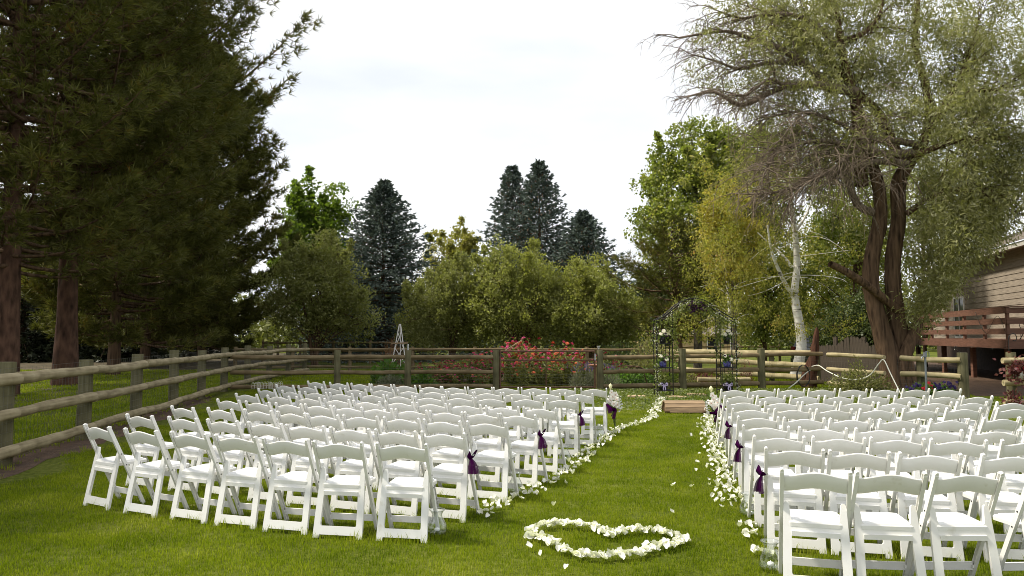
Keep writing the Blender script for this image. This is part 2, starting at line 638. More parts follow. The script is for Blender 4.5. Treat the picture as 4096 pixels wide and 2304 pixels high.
F_PINE = foliage('pine_needles', [(0.0, (0.050, 0.055, 0.012)), (0.45, (0.098, 0.102, 0.024)), (0.80, (0.17, 0.165, 0.04)), (0.91, (0.16, 0.095, 0.02)), (1.0, (0.22, 0.12, 0.02))], trans=0.25, nscale=1.0, nweight=0.62, rough=0.6, spec=0.2)
F_PINED = foliage('shaded_pine_needles', [(0.0, (0.018, 0.024, 0.010)), (0.6, (0.032, 0.040, 0.017)), (1.0, (0.055, 0.062, 0.025))], trans=0.1, nscale=0.6, rough=0.5)  # darker needle copy, the shade behind the pine trunks is in its colour
F_SPRUCE = foliage('blue_spruce_needles', [(0.0, (0.060, 0.084, 0.072)), (0.5, (0.115, 0.145, 0.125)), (1.0, (0.17, 0.20, 0.17))], trans=0.05, nscale=0.9, rough=0.9, spec=0.05, nweight=0.6)
F_CONE = foliage('spruce_cones', [(0.0, (0.10, 0.055, 0.025)), (1.0, (0.19, 0.11, 0.05))], trans=0.0)
F_OLIVE = foliage('olive_leaves', [(0.0, (0.17, 0.165, 0.032)), (0.5, (0.265, 0.275, 0.078)), (1.0, (0.46, 0.455, 0.21))], trans=0.5, nscale=0.5)
F_OLIVED = foliage('dull_olive_leaves', [(0.0, (0.13, 0.13, 0.03)), (0.5, (0.22, 0.228, 0.072)), (1.0, (0.40, 0.395, 0.19))], trans=0.46, nscale=0.5)
F_LIME = foliage('bright_green_leaves', [(0.0, (0.07, 0.11, 0.012)), (0.5, (0.12, 0.18, 0.02)), (1.0, (0.21, 0.27, 0.04))], trans=0.5, nscale=0.5)
F_LOCUST = foliage('yellow_green_leaves', [(0.0, (0.16, 0.17, 0.03)), (0.5, (0.28, 0.26, 0.06)), (1.0, (0.42, 0.37, 0.12))], trans=0.5, nscale=0.5)
F_COTTON = foliage('cottonwood_leaves', [(0.0, (0.10, 0.13, 0.02)), (0.5, (0.21, 0.245, 0.045)), (0.85, (0.34, 0.35, 0.10)), (1.0, (0.46, 0.39, 0.09))], trans=0.5, nscale=0.5, rough=0.35, spec=0.5)
F_YELLOW = foliage('yellow_autumn_leaves', [(0.0, (0.26, 0.22, 0.03)), (0.5, (0.44, 0.37, 0.07)), (1.0, (0.58, 0.50, 0.15))], trans=0.45, nscale=0.6)
F_BIRCH = foliage('birch_leaves', [(0.0, (0.13, 0.145, 0.022)), (0.5, (0.27, 0.275, 0.06)), (0.88, (0.50, 0.43, 0.12)), (1.0, (0.48, 0.22, 0.09))], trans=0.52, nscale=0.6)
F_SILVER = foliage('silver_green_leaves', [(0.0, (0.14, 0.14, 0.045)), (0.5, (0.25, 0.243, 0.092)), (1.0, (0.42, 0.405, 0.21))], trans=0.4, nscale=0.6, rough=0.4, spec=0.5)
F_SHRUB = foliage('shrub_leaves', [(0.0, (0.10, 0.11, 0.03)), (0.5, (0.20, 0.20, 0.07)), (1.0, (0.34, 0.32, 0.15))], trans=0.35, nscale=1.5)
F_DKSHRUB = foliage('dark_shrub_leaves', [(0.0, (0.035, 0.05, 0.015)), (0.5, (0.075, 0.10, 0.03)), (1.0, (0.15, 0.18, 0.07))], trans=0.3, nscale=1.0)
F_GARDEN = foliage('zinnia_leaves', [(0.0, (0.09, 0.11, 0.02)), (0.5, (0.19, 0.20, 0.05)), (1.0, (0.34, 0.33, 0.13))], trans=0.4, nscale=2.0)
F_VEG = foliage('vegetable_leaves', [(0.0, (0.05, 0.11, 0.015)), (0.5, (0.10, 0.19, 0.03)), (1.0, (0.2, 0.29, 0.07))], trans=0.4, nscale=2.0)
F_GREYPL = foliage('grey_lavender_leaves', [(0.0, (0.10, 0.11, 0.07)), (0.5, (0.18, 0.19, 0.12)), (1.0, (0.28, 0.28, 0.2))], trans=0.2, nscale=2.0)
F_LAV = foliage('lavender_spikes', [(0.0, (0.10, 0.08, 0.20)), (1.0, (0.22, 0.18, 0.34))], trans=0.1)
F_IVY = foliage('garland_leaves', [(0.0, (0.08, 0.12, 0.02)), (0.5, (0.18, 0.21, 0.05)), (1.0, (0.36, 0.36, 0.16))], trans=0.4, nscale=3.0)
F_BABY = foliage('small_white_blooms', [(0.0, (0.6, 0.6, 0.5)), (1.0, (0.8, 0.8, 0.76))], trans=0.2)
F_REDLEAF = foliage('red_brown_foliage', [(0.0, (0.07, 0.02, 0.025)), (0.6, (0.16, 0.05, 0.05)), (1.0, (0.30, 0.15, 0.10))], trans=0.3, nscale=3.0)
F_DRY = foliage('dry_rust_stalks', [(0.0, (0.14, 0.06, 0.03)), (1.0, (0.32, 0.17, 0.08))], trans=0.2)
F_CLOVER = foliage('clover_leaves', [(0.0, (0.09, 0.13, 0.025)), (0.6, (0.17, 0.20, 0.06)), (0.93, (0.30, 0.31, 0.16)), (1.0, (0.62, 0.60, 0.50))], trans=0.35, nscale=1.2)
F_FAR = foliage('distant_leaves', [(0.0, (0.055, 0.065, 0.015)), (0.5, (0.12, 0.13, 0.03)), (1.0, (0.22, 0.22, 0.06))], trans=0.25, nscale=0.15, nweight=0.65)
F_GRASS = foliage('lawn_grass', [(0.0, (0.062, 0.105, 0.004)), (0.35, (0.162, 0.215, 0.007)), (0.72, (0.275, 0.315, 0.018)), (0.9, (0.40, 0.40, 0.065)), (1.0, (0.56, 0.52, 0.22))], trans=0.45, nscale=1.3, nweight=0.46, tint=1.25, spec=0.15)


def birch_bark():
    m, n, l, p = new_mat('white_birch_bark')
    tc = n.new('ShaderNodeTexCoord')
    mp = n.new('ShaderNodeMapping')
    mp.inputs['Scale'].default_value = (1.5, 1.5, 9)
    l.new(tc.outputs['Object'], mp.inputs['Vector'])
    nz = n.new('ShaderNodeTexNoise')
    nz.inputs['Scale'].default_value = 1.5
    nz.inputs['Detail'].default_value = 5
    l.new(mp.outputs['Vector'], nz.inputs['Vector'])
    rp = ramp(n, [(0.30, (0.05, 0.04, 0.03)), (0.39, (0.68, 0.64, 0.57)), (0.55, (0.86, 0.84, 0.79))])
    l.new(nz.outputs['Fac'], rp.inputs['Fac'])
    l.new(rp.outputs['Color'], p.inputs['Base Color'])
    p.inputs['Roughness'].default_value = 0.7
    return m


M_BIRCH = birch_bark()


def ground_mat():
    m, n, l, p = new_mat('lawn_ground')
    geo = n.new('ShaderNodeNewGeometry')
    n1 = n.new('ShaderNodeTexNoise')
    n1.inputs['Scale'].default_value = 0.35
    n1.inputs['Detail'].default_value = 6
    n2 = n.new('ShaderNodeTexNoise')
    n2.inputs['Scale'].default_value = 14
    n2.inputs['Detail'].default_value = 6
    l.new(geo.outputs['Position'], n1.inputs['Vector'])
    l.new(geo.outputs['Position'], n2.inputs['Vector'])
    ad = n.new('ShaderNodeMath')
    ad.operation = 'ADD'
    l.new(n1.outputs['Fac'], ad.inputs[0])
    l.new(n2.outputs['Fac'], ad.inputs[1])
    rp = ramp(n, [(0.36, (0.040, 0.054, 0.006)), (0.5, (0.082, 0.10, 0.011)), (0.64, (0.14, 0.15, 0.03))])
    dv = n.new('ShaderNodeMath')
    dv.operation = 'MULTIPLY'
    dv.inputs[1].default_value = 0.5
    l.new(ad.outputs[0], dv.inputs[0])
    l.new(dv.outputs[0], rp.inputs['Fac'])
    l.new(rp.outputs['Color'], p.inputs['Base Color'])
    p.inputs['Roughness'].default_value = 0.95
    p.inputs['Specular IOR Level'].default_value = 0.1
    b = n.new('ShaderNodeBump')
    b.inputs['Strength'].default_value = 0.8
    b.inputs['Distance'].default_value = 0.05
    l.new(n2.outputs['Fac'], b.inputs['Height'])
    l.new(b.outputs['Normal'], p.inputs['Normal'])
    return m


M_GROUND = ground_mat()

# ------------------------------------------------------------------ ground
g = MB()
g.add([(-400, -60, 0), (400, -60, 0), (400, 700, 0), (-400, 700, 0)], [(0, 1, 2, 3)])
tag(g.part('lawn_ground', None, M_GROUND), kind='structure')


def blob(name, pts, z, mat, rng, jit=0.12, step=0.35):
    """irregular flat patch of ground"""
    out = []
    n = len(pts)
    for i in range(n):
        a, b = Vector(pts[i]), Vector(pts[(i + 1) % n])
        k = max(1, int((b - a).length / step))
        for j in range(k):
            p = a.lerp(b, j / k)
            out.append((p.x + rng.uniform(-jit, jit), p.y + rng.uniform(-jit, jit)))
    mb = MB()
    tri = tessellate_polygon([[Vector((x, y, 0)) for x, y in out]])
    fs = []
    for a, b, c in tri:
        p, q, r = out[a], out[b], out[c]
        if (q[0] - p[0]) * (r[1] - p[1]) - (q[1] - p[1]) * (r[0] - p[0]) < 0:
            b, c = c, b
        fs.append((a, b, c))
    mb.add([(x, y, z) for x, y in out], fs)
    return tag(mb.part(name, None, mat), kind='structure')


rg = random.Random(5)
blob('soil_strip', [(-6.9, 6.0), (-5.75, 6.0), (-5.95, 8.5), (-6.15, 10.5), (-6.6, 13), (-7.15, 16), (-7.6, 18.5), (-8.5, 20.5), (-8.0, 16), (-7.5, 12), (-7.1, 9)], 0.004, M_SOIL, rg, 0.14)
blob('pine_shade_litter', [(-11.5, 4), (-30, 4), (-75, 30), (-75, 70), (-14, 66), (-12.5, 48), (-12.2, 30), (-11.2, 18)], 0.004, M_SHADE_LITTER, rg, .3, 1.2)  # dark litter sheet that stands in for the pines' shade on the ground
blob('garden_soil', [(-4.2, 22.6), (6.2, 22.9), (6.6, 31), (-5, 31)], 0.004, M_SOIL, rg, 0.15)
blob('deck_shade_soil', [(12.6, 19.8), (16, 20.5), (26, 18), (34, 34), (30, 46), (17.5, 46), (15.5, 34), (13.8, 26)], 0.004, M_SOIL, rg, 0.2)  # soil spread out past the deck, its dark tone doubles as under-deck shade


# ------------------------------------------------------------------ wood and leaf growth
class Wood:
    """collects branches of one tree"""

    def __init__(self):
        self.mb = MB()
        self.tips = []

    def limb(self, pts, r0, r1, n=6):
        k = len(pts)
        rad = [r0 + (r1 - r0) * (i / (k - 1)) for i in range(k)]
        self.mb.tube(pts, rad, n, caps=False)


def curve3(a, b, c, k):
    a, b, c = Vector(a), Vector(b), Vector(c)
    return [a * (1 - t) ** 2 + b * 2 * t * (1 - t) + c * t * t for t in [i / k for i in range(k + 1)]]


def smooth_path(pts, sub=3):
    pts = [Vector(p) for p in pts]
    out = []
    n = len(pts)
    for i in range(n - 1):
        p0 = pts[max(i - 1, 0)]
        p1, p2 = pts[i], pts[i + 1]
        p3 = pts[min(i + 2, n - 1)]
        for s in range(sub):
            t = s / sub
            out.append(0.5 * ((2 * p1) + (p2 - p0) * t + (2 * p0 - 5 * p1 + 4 * p2 - p3) * t * t + (3 * p1 - p0 - 3 * p2 + p3) * t ** 3))
    out.append(pts[-1])
    return out


def clump_leaves(C, rad, n_each, L, W, rng, droop=0.0, up=0.0, squash=0.8):
    """leaf cloud round every clump centre, denser towards the rim of each clump"""
    C = np.asarray(C, dtype=float)
    m = len(C)
    d = unit(rng.normal(size=(m, n_each, 3)))
    r = rng.random((m, n_each, 1)) ** 0.5
    rad = np.asarray(rad, dtype=float).reshape(-1, 1, 1)
    off = d * r * rad
    off[..., 2] *= squash
    P = (C[:, None, :] + off).reshape(-1, 3)
    D = d.reshape(-1, 3) * 0.6 + rng.normal(size=(m * n_each, 3)) * 0.7
    D[:, 2] += up - droop
    n = len(P)
    s = 0.65 + 0.7 * rng.random(n)
    return leaf_geo(P, D, L * s, W * s, rng)


def broadleaf(name, label, base, trunk, crown, mat, bark_m, n_clump, n_each, leaf, clump_r, seed, cat='tree', group=None, trunk_r=0.15, up=0.0, droop=0.0, squash=0.8, shell=0.55, limbs=26, stems=1, fork=0.3, shoots=0):
    """crown: list of (centre offset, radii) ellipsoids relative to the base"""
    rng = np.random.default_rng(seed)
    rr = random.Random(seed)
    t = thing(name, label, cat, base, 0, group)
    vol = np.array([a[1][0] * a[1][1] * a[1][2] for a in crown])
    pick = rng.choice(len(crown), size=n_clump, p=vol / vol.sum())
    cen = np.array([a[0] for a in crown])[pick]
    rad = np.array([a[1] for a in crown])[pick]
    d = unit(rng.normal(size=(n_clump, 3)))
    q = shell + (1 - shell) * rng.random((n_clump, 1)) ** 0.6
    q *= 0.78 + 0.40 * rng.random((n_clump, 1))
    C = cen + d * q * rad
    C = C[C[:, 2] > 0.25]
    w = Wood()
    top = Vector(trunk[-1])
    tp = smooth_path(trunk, 3)
    w.limb(tp, trunk_r, trunk_r * 0.45, 8)
    for s in range(stems - 1):
        off = Vector((rr.uniform(-.6, .6), rr.uniform(-.6, .6), 0))
        w.limb(curve3(Vector(trunk[0]) + off * 0.2, Vector(trunk[0]) + off * 0.6 + Vector((0, 0, top.z * .5)), top + off * 1.6, 5), trunk_r * 0.75, trunk_r * 0.25, 6)
    for i in range(min(limbs, len(C))):
        c = Vector(C[i])
        a = tp[min(len(tp) - 1, int(len(tp) * (fork + (1 - fork) * rr.random())))]
        mid = a.lerp(c, 0.45) + Vector((0, 0, (c - a).length * 0.16))
        w.limb(curve3(a, mid, c, 5), trunk_r * 0.34, 0.012, 5)
        for _ in range(3):
            e = c + Vector((rr.gauss(0, 1), rr.gauss(0, 1), rr.gauss(0.2, .8))) * clump_r
            w.limb(curve3(mid.lerp(c, .5), c.lerp(e, .4), e, 3), 0.018, 0.006, 3)
    rads = clump_r * (0.45 + 1.0 * rng.random(len(C)))
    if shoots:
        # loose upright shoots that break the outline
        k = rng.choice(len(C), size=shoots)
        k = k[np.argsort(-C[k, 2])][:max(4, int(shoots * .75))]
        ext = []
        for j in k:
            base_ = C[j]
            dirn = unit((base_ - np.mean(C, axis=0))[None, :])[0] * .6 + np.array([0, 0, .9]) + rng.normal(0, .2, 3)
            ln = clump_r * rng.uniform(0.5, 1.15)
            for f_ in (.45, .75, 1.0):
                ext.append(base_ + dirn * ln * f_)
            w.limb([Vector(base_), Vector(base_ + dirn * ln * .5), Vector(base_ + dirn * ln)], 0.012, 0.004, 3)
        ext = np.array(ext)
        C = np.concatenate([C, ext])
        rads = np.concatenate([rads, np.full(len(ext), clump_r * .32)])
    w.mb.part('trunk', t, bark_m)
    V, Fq = clump_leaves(C, rads, n_each, leaf[0], leaf[1], rng, droop, up, squash)
    part('foliage', npmesh('foliage', V, Fq, mat), t, kind='stuff')
    return t


def spruce_mesh(h, r_base, seed, profile, n_branch=420, sprays=34, z0=0.4, droop=0.35, spray=0.26):
    rng = np.random.default_rng(seed)
    rr = random.Random(seed)
    w = Wood()
    w.limb([(0, 0, 0), (0, 0, h * 0.5), (0, 0, h)], 0.02 * h, 0.01, 7)
    Ps, Ds, Ls = [], [], []
    for i in range(n_branch):
        u = (i // 8 * 8 + 4 + rr.uniform(-2.2, 2.2)) / n_branch
        z = z0 + (h - z0) * (min(1.0, u) ** 1.15)
        f = (z - z0) / (h - z0)
        ln = r_base * profile(f) * (rr.uniform(0.66, 1.0) if i % 3 else rr.uniform(.9, 1.22)) + 0.12
        a = i * 2.39996 + rr.uniform(-.4, .4)
        dx, dy = math.cos(a), math.sin(a)
        rise = 0.55 * (f - 0.35)
        k = 6
        pts = []
        for j in range(k + 1):
            s = j / k
            zz = z + ln * (rise * s - droop * s * s * (1 - f) + 0.16 * s ** 3)
            pts.append(Vector((dx * ln * s, dy * ln * s, max(zz, 0.08))))
        if i % 3 == 0:
            w.limb(pts, 0.012 * ln + 0.008, 0.004, 3)
        m = max(6, int(sprays * (0.35 + 0.65 * ln / r_base)))
        s = 0.03 + 0.97 * rng.random(m) ** 0.85
        base = np.array([pts[min(k - 1, int(x * k))].lerp(pts[min(k, int(x * k) + 1)], x * k - int(x * k)) for x in s])
        side = rng.choice([-1.0, 1.0], m) * (1.05 - s) * ln * 0.36 * rng.random(m)
        base[:, 0] += -dy * side
        base[:, 1] += dx * side
        base[:, 2] += rng.normal(0, 0.04, m) - abs(side) * 0.28
        D = np.stack([dx + rng.normal(0, .45, m) - dy * side * 2, dy + rng.normal(0, .45, m) + dx * side * 2, rng.normal(0.02, .35, m)], axis=1)
        Ps.append(base)
        Ds.append(D)
        Ls.append(spray * (0.7 + 0.6 * rng.random(m)))
    P = np.concatenate(Ps)
    D = np.concatenate(Ds)
    L = np.concatenate(Ls)
    V, Fq = leaf_geo(P, D, L, L * 0.42, rng, 0.2)
    V2, F2 = leaf_geo(P + rng.normal(0, .03, P.shape), D + rng.normal(0, .5, D.shape), L * .8, L * 0.2, rng, 0.2)
    V = np.concatenate([V, V2])
    Fq = np.concatenate([Fq, F2 + len(P) * 4])
    return w, V, Fq


def pine_mesh(h, r_max, z0, seed, n_branch=120, n_tuft=42, k=10, tuft=0.24, width=0.009, profile=None, lean=0.0, reach=()):
    """long-needled pine: bare lower trunk, rising limbs with needle tufts"""
    rng = np.random.default_rng(seed)
    rr = random.Random(seed)
    w = Wood()
    Cs, As = [], []
    if profile is None:
        profile = lambda f: (math.sin(math.pi * (0.18 + 0.82 * f)) ** 0.8) if f < .98 else .15
    for i in range(n_branch):
        u = (i + rr.random()) / n_branch
        z = z0 + (h - z0) * u
        f = u
        ln = r_max * profile(f) * rr.uniform(0.6, 1.15) + 0.25
        a = i * 2.39996 + rr.uniform(-.7, .7)
        up0 = rr.uniform(-0.25, 0.25) + 0.45 * f
        if i < len(reach):
            z, ln, a, up0 = reach[i]
        dx, dy = math.cos(a), math.sin(a)
        kk = 6
        pts = []
        for j in range(kk + 1):
            s = j / kk
            zz = z + ln * (up0 * s - 0.22 * s * (1 - s) + 0.22 * s ** 3)
            wob = 0.05 * ln * math.sin(3 * s + i)
            pts.append(Vector((dx * ln * s - dy * wob + lean * z, dy * ln * s + dx * wob, zz)))
        w.limb(pts, 0.016 * ln + 0.012, 0.008, 4)
        m = max(8, int(n_tuft * (0.3 + 0.7 * ln / r_max)))
        for q in range(m):
            s = 0.25 + 0.75 * (rr.random() ** 0.65)
            jj = min(kk - 1, int(s * kk))
            p = pts[jj].lerp(pts[jj + 1], s * kk - jj)
            sl = ln * 0.33 * (1.08 - s * 0.7) * rr.random()
            sg = rr.choice((-1, 1))
            sub = Vector((dx * .6 - dy * sg, dy * .6 + dx * sg, rr.uniform(-.25, .45))).normalized()
            e = p + sub * sl
            if q % 4 == 0 and sl > 0.25:
                w.limb([p, p.lerp(e, .5) + Vector((0, 0, -.03)), e], 0.010, 0.005, 3)
            Cs.append(e)
            As.append(Vector((dx * .5, dy * .5, 0.45)) + sub * 0.6)
    C = np.array(Cs)
    A = np.array(As)
    V, Ft = tuft_geo(C, A, k, tuft, width, 0.55, rng)
    return w, V, Ft


def pine(name, label, base, h, r_max, z0, seed, trunk_r, needles, group=None, **kw):
    t = thing(name, label, 'tree', base, 0, group)
    w, V, Ft = pine_mesh(h, r_max, z0, seed, **kw)
    rr = random.Random(seed)
    lean = kw.get('lean', 0.0)
    pts = [(lean * h * i / 9 + rr.uniform(-.03, .03), rr.uniform(-.03, .03), h * i / 9) for i in range(10)]
    mb = MB()
    mb.tube(pts, [trunk_r * (1.22 if i == 0 else 1) * (1 - 0.9 * i / 9) for i in range(10)], 12, caps=False)
    mb.part('trunk', t, M_BARKP if trunk_r > .25 else M_BARKD)
    w.mb.part('limbs', t, M_BARKD)
    part('foliage', npmesh('foliage', V, Ft, needles), t, kind='stuff')
    return t


# ------------------------------------------------------------------ trees on the left
GP = 'tall pines behind the left fence'
pine('pine_tree', 'tall pine at the left edge with thick red brown trunk behind the fence', (at(25, 1400, 20).x, 20, 0), 19, 4.8, 3.4, 11, 0.30, F_PINE, GP, n_branch=190, n_tuft=74, k=13, tuft=0.32, width=0.015)
pine('pine_tree', 'tall pine whose straight red brown trunk stands second from the left edge', (at(264, 1400, 24.0).x, 24.0, 0), 20, 5.2, 4.2, 12, 0.34, F_PINE, GP, n_branch=190, n_tuft=76, k=13, tuft=0.32, width=0.015)
pine('pine_tree', 'broad dark pine standing in the middle of the left pine group', (-16.4, 30, 0), 21, 4.7, 1.3, 13, 0.22, F_PINE, GP, n_branch=240, n_tuft=90, k=10, tuft=0.38, width=0.022,
     profile=lambda f: 0.75 + .25 * math.sin(math.pi * f) if f < .5 else max(.12, 1.0 - 1.6 * (f - .5)),
     reach=((10.6, 7.6, .05, .42), (12.4, 6.9, -.1, .5), (9.6, 6.6, .3, .3)))
pine('pine_tree', 'dark pine with loose branches reaching into the sky on the group right side', (-18.9, 37.5, 0), 23, 5.4, 1.2, 14, 0.22, F_PINE, GP, n_branch=250, n_tuft=90, k=9, tuft=0.42, width=0.030,
     profile=lambda f: max(0.12, (1 - f) ** 0.62) if f > .12 else 0.75)
pine('pine_tree', 'full dark pine farthest along the left fence beside the bright green tree', (-18.8, 44, 0), 19.5, 4.7, 1.0, 15, 0.22, F_PINE, GP, n_branch=250, n_tuft=90, k=9, tuft=0.44, width=0.031,
     profile=lambda f: max(0.08, min(.95, 2.1 * (1 - f) ** 0.9)) if f > .1 else 0.85)

# two added pines outside the view carry the row on and shade the left lawn
for src, (x, y, a), lab in ((bpy.data.objects['pine_tree.001'], (-17.6, 13.6, 1.9), 'tall added pine continuing the row outside the left edge, shading the lawn'), (bpy.data.objects['pine_tree'], (-18.4, 7.0, .7), 'tall added unseen pine at the near end of the row, shading the lawn')):
    copy_thing(src, (x, y, 0), a, lab)

# dark conifers further back under the pines
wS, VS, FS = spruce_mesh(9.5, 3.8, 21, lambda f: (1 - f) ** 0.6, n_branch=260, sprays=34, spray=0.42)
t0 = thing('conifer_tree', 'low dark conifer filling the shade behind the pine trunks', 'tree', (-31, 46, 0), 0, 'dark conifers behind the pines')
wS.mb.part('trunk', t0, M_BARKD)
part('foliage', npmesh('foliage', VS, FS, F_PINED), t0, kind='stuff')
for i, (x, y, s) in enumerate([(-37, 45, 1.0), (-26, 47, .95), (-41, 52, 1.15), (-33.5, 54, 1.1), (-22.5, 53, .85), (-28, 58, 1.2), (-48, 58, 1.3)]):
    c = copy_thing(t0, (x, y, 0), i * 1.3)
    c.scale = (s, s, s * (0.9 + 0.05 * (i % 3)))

# ------------------------------------------------------------------ trees at the back
b = at(1285, 1400, 52)
broadleaf('green_tree', 'bright green leafy tree rising between the dark pines and the first spruce', (b.x, 52, 0), [(0, 0, 0), (0.1, 0, 5), (0, 0, 9.5)],
          [((-.7, 0, 7), (2.6, 2.4, 4.2)), ((0.5, 0, 9.8), (1.35, 1.5, 2.6)), ((-1.8, 0, 9.6), (1.2, 1.4, 3.6))], F_LIME, M_BARKD, 210, 60, (0.26, 0.17), 0.62, 31, trunk_r=0.2, shoots=50)
b = at(1262, 1440, 40)
broadleaf('olive_tree', 'grey olive small tree left of the blue spruce with dark forked trunk', (b.x, 40, 0), [(0, 0, 0), (0.05, 0, 1.3), (0.2, 0, 3.6)],
          [((-.1, 0, 3.9), (2.9, 2.4, 2.4)), ((0.2, 0, 5.6), (1.5, 1.4, 1.8)), ((1.9, 0, 2.9), (1.6, 1.6, 1.6))], F_OLIVED, M_BARKD, 440, 58, (0.15, 0.075), 0.5, 32, trunk_r=0.17, stems=2, squash=1.0, up=.2, shoots=60, shell=.4)


def spruce(label, base, h, r, seed, prof, n=420, sprays=40, cones=False, **kw):
    t = thing('spruce_tree', label, 'tree', base, 0, 'blue spruces behind the garden')
    w, V, Fq = spruce_mesh(h, r, seed, prof, n, sprays, **kw)
    w.mb.part('trunk', t, M_BARKD)
    part('foliage', npmesh('foliage', V, Fq, F_SPRUCE), t, kind='stuff')
    if cones:
        rng = np.random.default_rng(seed + 1)
        z = h * (0.45 + 0.5 * rng.random(420))
        a = rng.random(420) * 6.283
        rad = r * np.array([prof(q / h) for q in z]) * (0.55 + 0.4 * rng.random(420))
        P = np.stack([rad * np.cos(a), rad * np.sin(a), z], axis=1)
        D = np.tile([0, 0, -1.0], (420, 1)) + rng.normal(0, .2, (420, 3))
        V, Fq = leaf_geo(P, D, 0.22, 0.085, rng)
        part('cones', npmesh('cones', V, Fq, F_CONE), t, kind='stuff')
    return t


b = at(1530, 1400, 48)
spruce('dense round shouldered blue spruce standing alone left of the bushy olive trees', (b.x, 48, 0), 11.9, 5.4, 41, lambda f: (1 - f ** 1.9) * 0.72 + 0.28 * (1 - f), 600, 58, z0=0.3, spray=0.27)
b = at(2159, 1400, 55)
spruce('tallest pointed blue spruce with cones behind the bushy olive trees', (b.x, 55, 0), 14.9, 6.0, 42, lambda f: (1 - f) ** 0.85, 520, 56, True, spray=0.28)
b = at(2050, 1400, 57)
spruce('slim pointed blue spruce just left of the tallest spruce', (b.x, 57, 0), 15.0, 5.0, 43, lambda f: (1 - f) ** 0.8, 480, 52, True, spray=0.28)
b = at(2335, 1400, 53)
spruce('wide blue spruce with sloping right side at the right of the spruce trio', (b.x, 53, 0), 10.7, 5.9, 44, lambda f: (1 - f ** 1.5) * 0.8 + 0.2 * (1 - f), 560, 58, True, z0=0.3, spray=0.28)
b = at(1385, 1400, 56)
spruce('low blue spruce half hidden between the bright green tree and big spruce', (b.x, 56, 0), 9.0, 4.2, 45, lambda f: (1 - f) ** 0.7, 300, 36, spray=0.34)

b = at(1800, 1400, 60)
broadleaf('locust_tree', 'airy yellow green tree peeking over between the spruces', (b.x, 60, 0), [(0, 0, 0), (0, 0, 5), (0.1, 0, 8.5)],
          [((-.2, 0, 8.0), (2.2, 2, 2.3)), ((0.6, 0, 9.0), (1.7, 1.5, 1.5)), ((1.2, 0, 6.8), (1.6, 1.5, 1.6))], F_LOCUST, M_BARKG, 120, 46, (0.22, 0.13), 0.55, 33, trunk_r=0.14, shoots=40)
for (px, Y, crown, seed, lab, mt) in [
    (1800, 38, [((-.5, 0, 2.8), (2.2, 1.8, 2.0)), ((.5, 0, 4.0), (2.0, 1.6, 1.7)), ((-1.3, 0, 2.2), (1.5, 1.4, 1.4)), ((1.4, 0, 2.4), (1.6, 1.5, 1.6))], 34, 'rounded olive tree at the left end of the bushy row behind the flowers', F_OLIVED),
    (2075, 37, [((0, 0, 3.0), (2.7, 1.9, 2.2)), ((-.1, 0, 4.8), (1.9, 1.5, 1.55)), ((1.6, 0, 4.0), (1.4, 1.2, 1.7)), ((-1.6, 0, 3.4), (1.6, 1.4, 1.8)), ((2, 0, 2.4), (1.5, 1.4, 1.5))], 35, 'largest bushy olive tree in the middle of the row behind the flowers', F_OLIVE),
    (2365, 36.5, [((0, 0, 2.7), (2.2, 1.8, 1.9)), ((.0, 0, 4.2), (1.3, 1.2, 1.55)), ((1.5, 0, 2.3), (1.4, 1.3, 1.3)), ((-1.4, 0, 3.0), (1.3, 1.3, 1.5))], 36, 'olive tree with pointed top at the right end of the bushy row', F_OLIVE)]:
    b = at(px, 1400, Y)
    broadleaf('olive_tree', lab, (b.x, Y, 0), [(0, 0, 0), (0.08, 0, .8), (0.1, 0, 2.6)], crown, mt, M_BARKD, 520, 62, (0.13, 0.070), 0.46, seed, trunk_r=0.15, stems=3, up=0.55, squash=1.25, limbs=34, shoots=90, shell=.4)

# ------------------------------------------------------------------ trees on the right
b = at(2790, 1400, 35)
broadleaf('cottonwood_tree', 'tall light green cottonwood whose left side stands against the sky', (b.x, 35, 0), [(0, 0, 0), (0.1, 0, 4), (0.3, 0, 8), (0.5, 0, 10.5)],
          [((-.4, 0, 7.5), (2.3, 2.2, 3.4)), ((0.2, 0, 10.3), (1.7, 1.8, 2.2)), ((-1.2, 0, 9.0), (1.3, 1.4, 2.0)), ((-1.9, 0, 6.6), (1.0, 1.2, 2.2)), ((1.6, 0, 8.8), (1.9, 2, 3.2)), ((1.2, 0, 5), (2.2, 2, 2.2)), ((3.2, 0, 9), (1.8, 2, 3.2))], F_COTTON, M_BARKG, 640, 60, (0.135, 0.125), 0.52, 51, trunk_r=0.22, droop=.35, shoots=60)
b = at(2935, 1400, 29)
broadleaf('maple_tree', 'golden yellow leafed tree in front of the light green cottonwood', (b.x, 29, 0), [(0, 0, 0), (0, 0, 3), (0.1, 0, 5.8)],
          [((-.15, 0, 6.8), (1.05, 1.0, 1.2)), ((-.5, 0, 5.4), (.9, 1.0, 1.3)), ((.5, 0, 5.2), (1.0, 1, 1.4)), ((0, 0, 3.8), (1.1, 1, 1.0))], F_YELLOW, M_BARKG, 150, 52, (0.11, 0.08), 0.4, 52, trunk_r=0.08, droop=.3)
b = at(2725, 1400, 33)
t = pine('pine_tree', 'dark pine behind the wedding arch with a leaning bare trunk', (b.x, 33, 0), 6.4, 2.9, 2.0, 53, 0.14, F_PINE, None, n_branch=80, n_tuft=44, k=10, tuft=0.3, width=0.014, lean=-0.06,
         profile=lambda f: max(.25, 1 - f ** 2.2))

